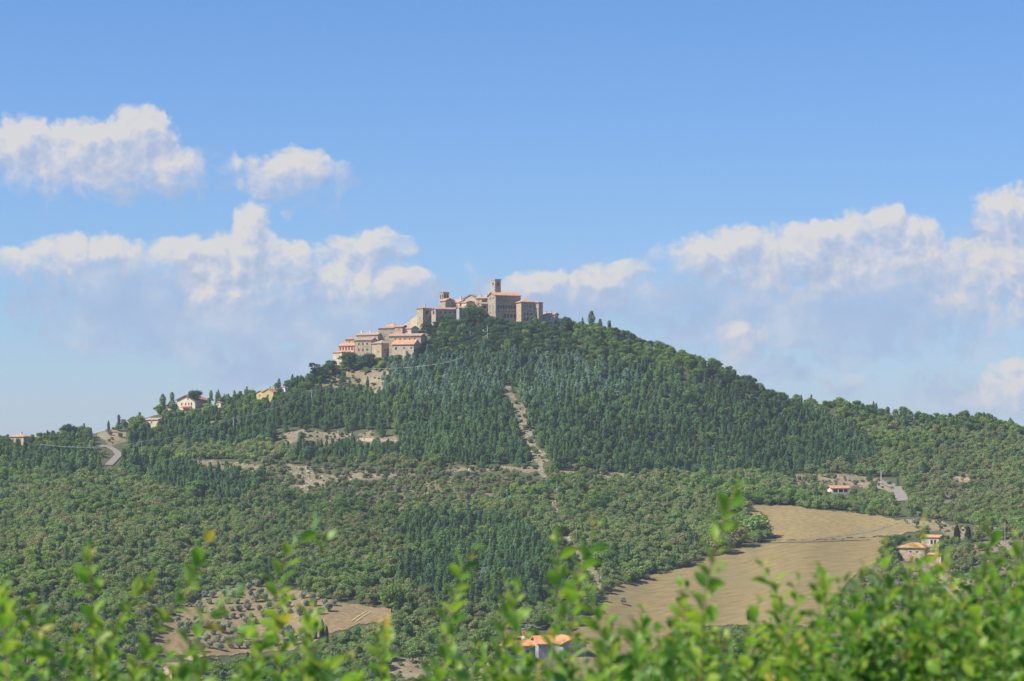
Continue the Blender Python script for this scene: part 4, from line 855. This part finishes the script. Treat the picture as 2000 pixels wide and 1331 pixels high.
def place(t, label, cat, group, parts=True):
    kd, x, y, z, w, s, rot, var = t[:8]; k = K[kd]
    e = bpy.data.objects.new(k.name, None); e.empty_display_size = .5; C.objects.link(e); e.location = (x, y, z); e.rotation_euler = (0, 0, rot); e.scale = (w, w, s); tag(e, label, cat, group)
    c = bpy.data.objects.new('crown', k.crown[var]); C.objects.link(c); c.parent = e
    c = bpy.data.objects.new('trunk', k.trunk[var]); C.objects.link(c); c.parent = e
CAT = dict(pine='pine tree', cedar='cedar tree', oak='oak tree', broad='tree', holm='oak tree', scrub='shrub', olive='olive tree', cypress='cypress')
def where_(u, v):
    """plain words for the part of the hillside a tree stands on"""
    if v < S(u) + 14:
        if u < 330: return 'on the skyline left of the cream farmhouse'
        if u < 640: return 'on the ridge between cream farmhouse and village'
        if u < 1095: return 'close under the summit village'
        if u < 1300: return 'on the skyline just right of the village'
        if u < 1560: return 'on the steep right hand skyline'
        return 'on the low right hand ridge line'
    if v < 720: return 'below the palace' if 850 < u < 1100 else ('below the lower village' if u <= 850 else 'right of the village summit')
    if v < 800:
        if u < 640: return 'below the left ridge houses'
        return 'below the dry grass patch' if u < 790 else ('left of the upper firebreak' if u < 1000 else ('right of the upper firebreak' if u < 1250 else 'on the upper right flank'))
    if v < 935:
        if u < 330: return 'around the left road bend'
        if u < 560: return 'left of the rocky terraces'
        return 'around the rocky terraces' if u < 800 else ('left of the lower firebreak' if u < 1050 else ('right of the lower firebreak' if u < 1300 else ('above the terrace with the porch house' if u < 1720 else 'on the far right hillside')))
    if v < 1060:
        if u < 300: return 'under the left road'
        if u < 620: return 'under the stony strip at left'
        if u < 900: return 'under the rocky terraces'
        return 'beside the faint pole track' if u < 1200 else ('left of the dry grass field' if u < 1500 else ('between porch house and field' if u < 1790 else 'above the stone farmhouse'))
    if v < 1150:
        if u < 300: return 'on the far left lower slope'
        return 'above the olive grove' if u < 640 else ('above the big round yellow green tree' if u < 860 else ('around the lattice pylon' if u < 1080 else ('left of the stubble field' if u < 1400 else 'below the stone farmhouse')))
    if u < 330: return 'left of the olive grove'
    return 'below the olive grove' if u < 640 else ('right of the cypress row' if u < 850 else ('behind the grey villa' if u < 1190 else 'below the stubble field'))
def zone(kd, u, v, sc=.85):
    w = where_(u, v); z_ = '' if kd == 'olive' else ('large ' if sc > .98 else 'small ' if sc < .74 else '')
    n, g = dict(pine=('dark green conifer', 'conifers'), cedar=('blue grey conifer', 'blue grey conifers'), oak=('dull green oak', 'oaks'), broad=('leafy bright green tree', 'leafy trees'), holm=('dark rounded evergreen oak', 'dark oaks'), scrub=('low grey green shrub', 'shrubs'), olive=('small grey green olive tree', 'olive trees'), cypress=('dark cypress', 'cypresses'))[kd]
    if kd == 'olive': w = ('in the left part' if u < 440 else 'in the middle' if u < 580 else 'in the right part') + (' of the upper brown grove' if v < 1205 else ' of the lower brown grove')
    return z_ + n + ' ' + w, z_ + g + ' ' + w
spec = [t for t in TREES if len(t) > 11]; rest = [t for t in TREES if len(t) == 11]
for t in spec: place(t, t[11], CAT[t[0]], None)
mass = {}
for kd in K:
    L = [t for t in rest if t[0] == kd]
    if not L: continue
    inv = lambda t: (t[10] * (1.25 if t[9] < S(t[8]) + 10 else 1.)) if (-5 < t[8] < 2005 and t[9] < np.interp(t[8], [0,900,1300,2000], [1330,1260,1200,1110])) else 0
    L.sort(key=lambda t: -inv(t)); n = 300 - sum(1 for t in spec if t[0] == kd)
    for t in L[:n]: lb, gp = zone(kd, t[8], t[9], t[5]); place(t, lb, CAT[kd], gp)
    mass[kd] = L[n:]
def stuff(name, label, cat, sources, T):
    col = bpy.data.collections.new(name + '_kinds')
    order = []
    for i, me in enumerate(sources):
        o = bpy.data.objects.new('%s_%02d' % (me.name.split('.')[0], i), me); col.objects.link(o); order.append(o)
    me = bpy.data.meshes.new(name); me.vertices.add(len(T)); me.vertices.foreach_set('co', np.array([t[1:4] for t in T], np.float32).ravel())
    a = me.attributes.new('turn', 'FLOAT_VECTOR', 'POINT'); a.data.foreach_set('vector', np.array([(0,0,t[6]) for t in T], np.float32).ravel())
    a = me.attributes.new('size', 'FLOAT_VECTOR', 'POINT'); a.data.foreach_set('vector', np.array([(t[4],t[4],t[5]) for t in T], np.float32).ravel())
    a = me.attributes.new('which', 'INT', 'POINT'); a.data.foreach_set('value', np.array([t[7] for t in T], np.int32))
    o = obj(name, me); tag(o, label, cat, None, 'stuff')
    ng = bpy.data.node_groups.new(name, 'GeometryNodeTree'); ng.interface.new_socket('Geometry', in_out='INPUT', socket_type='NodeSocketGeometry'); ng.interface.new_socket('Geometry', in_out='OUTPUT', socket_type='NodeSocketGeometry')
    n = ng.nodes; l = ng.links; gi = n.new('NodeGroupInput'); go = n.new('NodeGroupOutput'); ip = n.new('GeometryNodeInstanceOnPoints'); ci = n.new('GeometryNodeCollectionInfo')
    ci.inputs['Collection'].default_value = col; ci.inputs['Separate Children'].default_value = True; ci.inputs['Reset Children'].default_value = True
    def attr(nm, ty): q = n.new('GeometryNodeInputNamedAttribute'); q.data_type = ty; q.inputs[0].default_value = nm; return q.outputs[0]
    m2p = n.new('GeometryNodeMeshToPoints'); l.new(gi.outputs[0], m2p.inputs[0]); l.new(m2p.outputs[0], ip.inputs['Points'])
    l.new(ci.outputs[0], ip.inputs['Instance']); ip.inputs['Pick Instance'].default_value = True
    l.new(attr('which', 'INT'), ip.inputs['Instance Index']); e2r = n.new('FunctionNodeEulerToRotation'); l.new(attr('turn', 'FLOAT_VECTOR'), e2r.inputs[0]); l.new(e2r.outputs[0], ip.inputs['Rotation'])
    l.new(attr('size', 'FLOAT_VECTOR'), ip.inputs['Scale']); l.new(ip.outputs[0], go.inputs[0])
    md = o.modifiers.new('grow', 'NODES'); md.node_group = ng; return o
ST = dict(pine=('pine_forest', 'dense green conifer forest covering the upper slopes of the hill', 'forest'), cedar=('cedar_forest', 'blue grey conifer plantation in a band below the summit', 'forest'),
          oak=('oak_woodland', 'dull green oak woodland covering the lower slopes and right hillside', 'woodland'), broad=('leafy_woodland', 'brighter leafy woodland around the summit and along the ridges', 'woodland'),
          holm=('evergreen_oak_wood', 'dark evergreen oak wood wrapped around the summit under the village', 'woodland'),
          scrub=('scrub', 'low grey green scrub scattered over dry ground', 'scrub'), olive=('olive_scrub', 'further olive trees', 'trees'))
for kd, T in mass.items():
    if T: stuff(*ST[kd], K[kd].both, T)
# rocks on the bare ground
rk = []
for i in range(4):
    rg = np.random.default_rng(700+i); k = MB(); n = 8; ring = []
    for z, r in ((-.3,.7),(.1,.85),(.45,.6),(.62,.2)):
        for j in range(n): a = j*6.283/n; q = r*rg.uniform(.7,1.15); k.v.append((math.cos(a)*q*1.4, math.sin(a)*q, z+rg.uniform(-.08,.08)))
    for r in range(3):
        for j in range(n): k.f.append((r*n+j, r*n+(j+1)%n, (r+1)*n+(j+1)%n, (r+1)*n+j))
    k.f.append(tuple(3*n+j for j in range(n))); rk.append(mesh('rock', k.v, k.f, MAT['rock']))
X, Y, Z, U, V = scatter(2.2); sel = region(U, V, BARE[:8] + [FIREBREAK, TRACK2], 6) & (rng.uniform(0,1,len(U)) < .3)
stuff('rocks', 'loose pale rocks strewn over the bare terraces and firebreak', 'rocks', rk, [('rock', X[i], Y[i], Z[i], RND.uniform(.3,.9), RND.uniform(.3,.9), RND.uniform(0,6), RND.randrange(4)) for i in np.nonzero(sel)[0]])
print('TREES', {k: len([t for t in TREES if t[0] == k]) for k in K}, 'olive', olive_n)

# ------------------------------------------------------------------ the bush in the foreground
def bush_mats():
    m = bpy.data.materials.new('hedge_leaf'); m.use_nodes = True; t = NT(m.node_tree); t.n.clear(); out = t.new('ShaderNodeOutputMaterial')
    a = t.new('ShaderNodeAttribute'); a.attribute_name = 'age'
    col = t.ramp(a.outputs['Fac'], [(0., (.020,.070,.010)), (.35, (.060,.165,.016)), (.65, (.15,.30,.028)), (.86, (.28,.37,.05)), (1., (.42,.27,.05))])
    g = t.new('ShaderNodeNewGeometry'); pale = t.mix(t.math('MULTIPLY', g.outputs['Backfacing'], .45), col, (.22,.36,.18))
    b = t.new('ShaderNodeBsdfPrincipled'); t.l.new(pale, b.inputs['Base Color']); b.inputs['Roughness'].default_value = .48; b.inputs['Specular IOR Level'].default_value = .4
    tr = t.new('ShaderNodeBsdfTranslucent'); t.l.new(t.mix(1., col, (1.9, 2.0, 1.1), 'MULTIPLY'), tr.inputs[0])
    mx = t.new('ShaderNodeMixShader'); mx.inputs[0].default_value = .36; t.l.new(b.outputs[0], mx.inputs[1]); t.l.new(tr.outputs[0], mx.inputs[2]); t.l.new(mx.outputs[0], out.inputs[0]); MAT['hedge_leaf'] = m
    material('hedge_stem', lambda t, b: t.ramp(t.noise(objc(t), 30., 2), [(.3, (.16,.14,.05)), (.7, (.34,.27,.12))]), .6, .3)
bush_mats()
LEAF = []
for i, (t, w, z) in enumerate([(0,.04,0),(.18,.62,.03),(.42,1.,.05),(.68,.86,.03),(.88,.46,-.03),(1.,.03,-.09)]):
    LEAF += [(-w*.27, t, z + .10*w), (0, t, z), (w*.27, t, z + .10*w)]
LEAF = np.array(LEAF); LQ = []
for r in range(5):
    for s in (0, 1): LQ.append((r*3+s, r*3+s+1, r*3+s+4, r*3+s+3))
LQ = np.array(LQ)
def shoot(path, leafL, rg, nodes, start=.0, r0=.0028, pale=0.):
    """stem through path; leaves in pairs from fraction start to the tip. returns verts, quads, material ids, ages"""
    path = np.array(path, float); seg = np.linalg.norm(np.diff(path, axis=0), axis=1); cum = np.concatenate([[0], np.cumsum(seg)]); Lt = cum[-1]
    def at(s): return np.array([np.interp(s, cum, path[:,i]) for i in range(3)])
    def tan(s): d = at(min(s+.01, Lt)) - at(max(s-.01, 0)); return d/(np.linalg.norm(d)+1e-9)
    k = MB(); m = max(6, int(Lt/.03)); k.tube([tuple(at(Lt*i/m)) for i in range(m+1)], [r0*(1.25-.85*i/m) for i in range(m+1)], 5)
    V = [np.array(k.v)]; Q = [np.array([f for f in k.f if len(f) == 4])]; M = [np.ones(len(Q[0]), int)]; A = [np.full(len(Q[0]), .5)]; nv = len(k.v)
    az = rg.uniform(0, 3.14)
    ns = max(2, int(Lt*(1-start)/nodes))
    for i in range(ns + 1):
        f = start + (1-start)*i/ns; s = Lt*f; c = at(s); T = tan(s); az += 1.57 + rg.uniform(-.35,.35)
        a = np.cross(T, [0.2,.9,.1]); a /= np.linalg.norm(a)+1e-9; b = np.cross(T, a)
        last = i >= ns - 1
        for sgn in (0, 1):
            if rg.uniform() < .03: continue
            th = az + sgn*3.14 + rg.uniform(-.25,.25); o = a*math.cos(th) + b*math.sin(th)
            el = rg.uniform(.55,1.05) if not last else rg.uniform(1.0,1.35)        # angle from square to the stem
            d = o*math.cos(el*.8) + T*math.sin(el*.8); d /= np.linalg.norm(d)
            sd = np.cross(d, T); sd /= np.linalg.norm(sd)+1e-9; up = np.cross(sd, d)
            tw = rg.uniform(-.6,.6); sd, up = sd*math.cos(tw)+up*math.sin(tw), up*math.cos(tw)-sd*math.sin(tw)
            L = leafL*rg.uniform(.7,1.12)*(1 if not last else rg.uniform(.45,.75))*(.85+.15*math.sin(f*3.1)); wd = rg.uniform(.85,1.2)
            P3 = c + (LEAF[:,0:1]*sd*wd + LEAF[:,1:2]*d + (LEAF[:,2:3]*up))*L + d*.003
            V.append(P3); Q.append(LQ + nv); nv += 18; M.append(np.zeros(10, int))
            age = np.clip(rg.normal(.42 + .16*f + pale, .16), 0, .83); 
            if last and rg.uniform() < .3: age = rg.uniform(.84, 1.)
            elif rg.uniform() < .02: age = rg.uniform(.85,.98)
            A.append(np.full(10, age))
    return V, Q, M, A
def build_shoots(name, parent, shoots, loc):
    V = []; Q = []; M = []; A = []; nv = 0
    for (v, q, m, a) in shoots:
        c = sum(len(x) for x in v); V += v; Q += [x + nv for x in q]; M += m; A += a; nv += c
    V = np.concatenate(V) - np.array(loc); me = qmesh(name, V, np.concatenate(Q), [MAT['hedge_leaf'], MAT['hedge_stem']], np.concatenate(M), smooth=True)
    at = me.attributes.new('age', 'FLOAT', 'FACE'); at.data.foreach_set('value', np.concatenate(A).astype(np.float32)); return obj(name, me, parent)
def px(u, v, D): return (((u-1000)/F*D), D, (HZ-v)/F*D)
def path_px(pts, D, D2=None, down=True, rg=rng):
    D2 = D2 or D; n = len(pts); out = [px(u, v, D + (D2-D)*i/max(1,n-1)) for i, (u, v) in enumerate(pts)]
    if down:
        b = out[0]; out = [(b[0]*.86 + rg.uniform(-.05,.05), b[1]+rg.uniform(-.1,.1), -1.62), (b[0]*.96, b[1], b[2]-.35)] + out
    return out
BUSHES = [('left_part', -60, 690, 'sparse foreground shrub at the left with thin separate shoots'), ('mid', 690, 1290, 'foreground shrub in the middle with shoots before the orange roofed villa'), ('right', 1290, 2080, 'densest foreground shrub at the right with thick bright green leaves')]
MAIN = {0: [([(190,1420),(184,1290),(182,1180),(175,1120),(174,1072)],3.5,''),([(250,1420),(262,1320),(300,1240),(345,1170),(385,1112),(402,1065)],3.6,''),([(200,1400),(215,1270),(240,1190),(262,1160),(285,1140)],3.8,''),
            ([(330,1430),(345,1320),(372,1260),(410,1200),(455,1165)],3.4,''),([(548,1430),(545,1300),(540,1200),(542,1130),(560,1080),(600,1050),(645,1050)],3.5,'tallest left shoot'),([(20,1420),(15,1300),(5,1220),(-10,1180),(10,1150)],3.3,''),
            ([(70,1430),(40,1340),(38,1270),(20,1200),(-8,1150)],3.5,''),([(470,1430),(490,1330),(510,1270),(505,1230),(460,1245)],3.4,''),([(560,1420),(590,1330),(600,1230),(612,1170)],3.7,''),([(100,1430),(120,1350),(112,1290),(75,1262)],3.3,''),([(640,1430),(660,1350),(640,1300),(600,1275)],3.3,'')],
        1: [([(850,1430),(862,1300),(880,1200),(898,1120),(925,1078)],3.5,''),([(985,1430),(975,1330),(980,1250),(992,1150)],3.6,''),([(750,1430),(745,1350),(748,1290),(755,1232)],3.5,''),([(1110,1430),(1112,1300),(1120,1200),(1132,1110),(1150,1070),(1160,1035)],3.5,''),
            ([(1060,1420),(1080,1260),(1095,1150),(1085,1058)],3.7,''),([(1210,1430),(1195,1300),(1170,1220),(1155,1165)],3.4,''),([(700,1430),(715,1350),(690,1295)],3.4,''),([(1015,1430),(1020,1300),(1005,1200),(1010,1165)],3.4,'')],
        2: [([(1360,1430),(1372,1300),(1372,1200),(1386,1120),(1400,1060),(1418,1000),(1440,955)],3.3,''),([(1620,1430),(1610,1280),(1615,1180),(1605,1110)],3.6,''),([(1745,1430),(1740,1300),(1735,1180),(1728,1070)],3.5,''),([(1905,1430),(1905,1300),(1912,1180),(1920,1100)],3.4,''),
            ([(1990,1430),(1985,1300),(1980,1180),(1985,1050)],3.5,''),([(1560,1430),(1545,1300),(1525,1180),(1495,1110)],3.6,''),([(1830,1430),(1825,1300),(1810,1200),(1812,1090),(1800,1040)],3.5,''),([(1690,1430),(1680,1290),(1675,1180),(1690,1118)],3.4,''),([(1470,1430),(1462,1300),(1470,1230),(1480,1180)],3.4,''),([(1350,1330),(1340,1250),(1335,1190),(1330,1150)],3.7,''),([(1860,1430),(1870,1260),(1860,1150),(1850,1095)],3.6,'')]}
env = lambda u: np.interp(u, [-60,60,150,300,420,600,700,820,900,960,1040,1120,1200,1290,1380,1460,1540,1600,1700,1800,1900,2080], [1275,1262,1290,1315,1310,1290,1310,1310,1290,1285,1305,1285,1230,1235,1240,1230,1235,1200,1180,1175,1150,1125])
dens = lambda u: np.interp(u, [-60,100,700,850,960,1100,1300,2080], [34,30,30,34,46,56,72,78])
for bi, (nm, u0, u1, lb) in enumerate(BUSHES):
    rg = np.random.default_rng(900+bi); cx = ((u0+u1)/2-1000)/F*3.6; loc = (cx, 3.6, -1.62)
    root = empty('hedge_shrub', loc); tag(root, lb, 'shrub')
    for pts, D, _ in MAIN[bi]:
        build_shoots('shoot', root, [shoot(path_px(pts, D, D+rg.uniform(-.1,.1), True, rg), .037, rg, .0155, .60, .0026, .2)], loc)
    mass_ = []; u = u0
    while u < u1:
        step = 1000./dens(u); u += step*rg.uniform(.6,1.4)
        for rep in range(2 if bi else 1):
            D = rg.uniform(3.3, 4.5); top = env(u) + (rg.uniform(0, 90) if rep else rg.normal(8, 30)) - (rg.uniform(25, 105) if rg.uniform() < .26 else 0); uu = u + rg.uniform(-20,20); ln = rg.uniform(-45,45)
            if top > 1425: continue
            pts = [(uu - ln, 1450), (uu - ln*.6, (1450+top)/2), (uu, top)]
            mass_.append(shoot(path_px(pts, D, D + rg.uniform(-.15,.15), True, rg), .0295, rg, .0155, .5, .0018, rg.uniform(-.2,.18)))
    o = build_shoots('foliage', root, mass_, loc); o['kind'] = 'stuff'
    print('shoots', nm, len(mass_))

# ------------------------------------------------------------------ the air
def haze():
    x0, x1, y0, y1, z0, z1 = -17500, 17500, -420, 6900, -112, 130
    k = MB(); k.box(x0, x1, y0, y1, z0, z1)
    m = bpy.data.materials.new('haze'); m.use_nodes = True; t = NT(m.node_tree); t.n.clear(); out = t.new('ShaderNodeOutputMaterial'); v = t.new('ShaderNodeVolumePrincipled')
    v.inputs['Color'].default_value = (.80,.88,1,1); v.inputs['Density'].default_value = .000078; v.inputs['Anisotropy'].default_value = .1
    t.l.new(v.outputs[0], out.inputs['Volume']); o = k.build('haze', [m]); tag(o, 'thin blue summer haze over the valley and hill', 'haze', None, 'stuff')
haze()
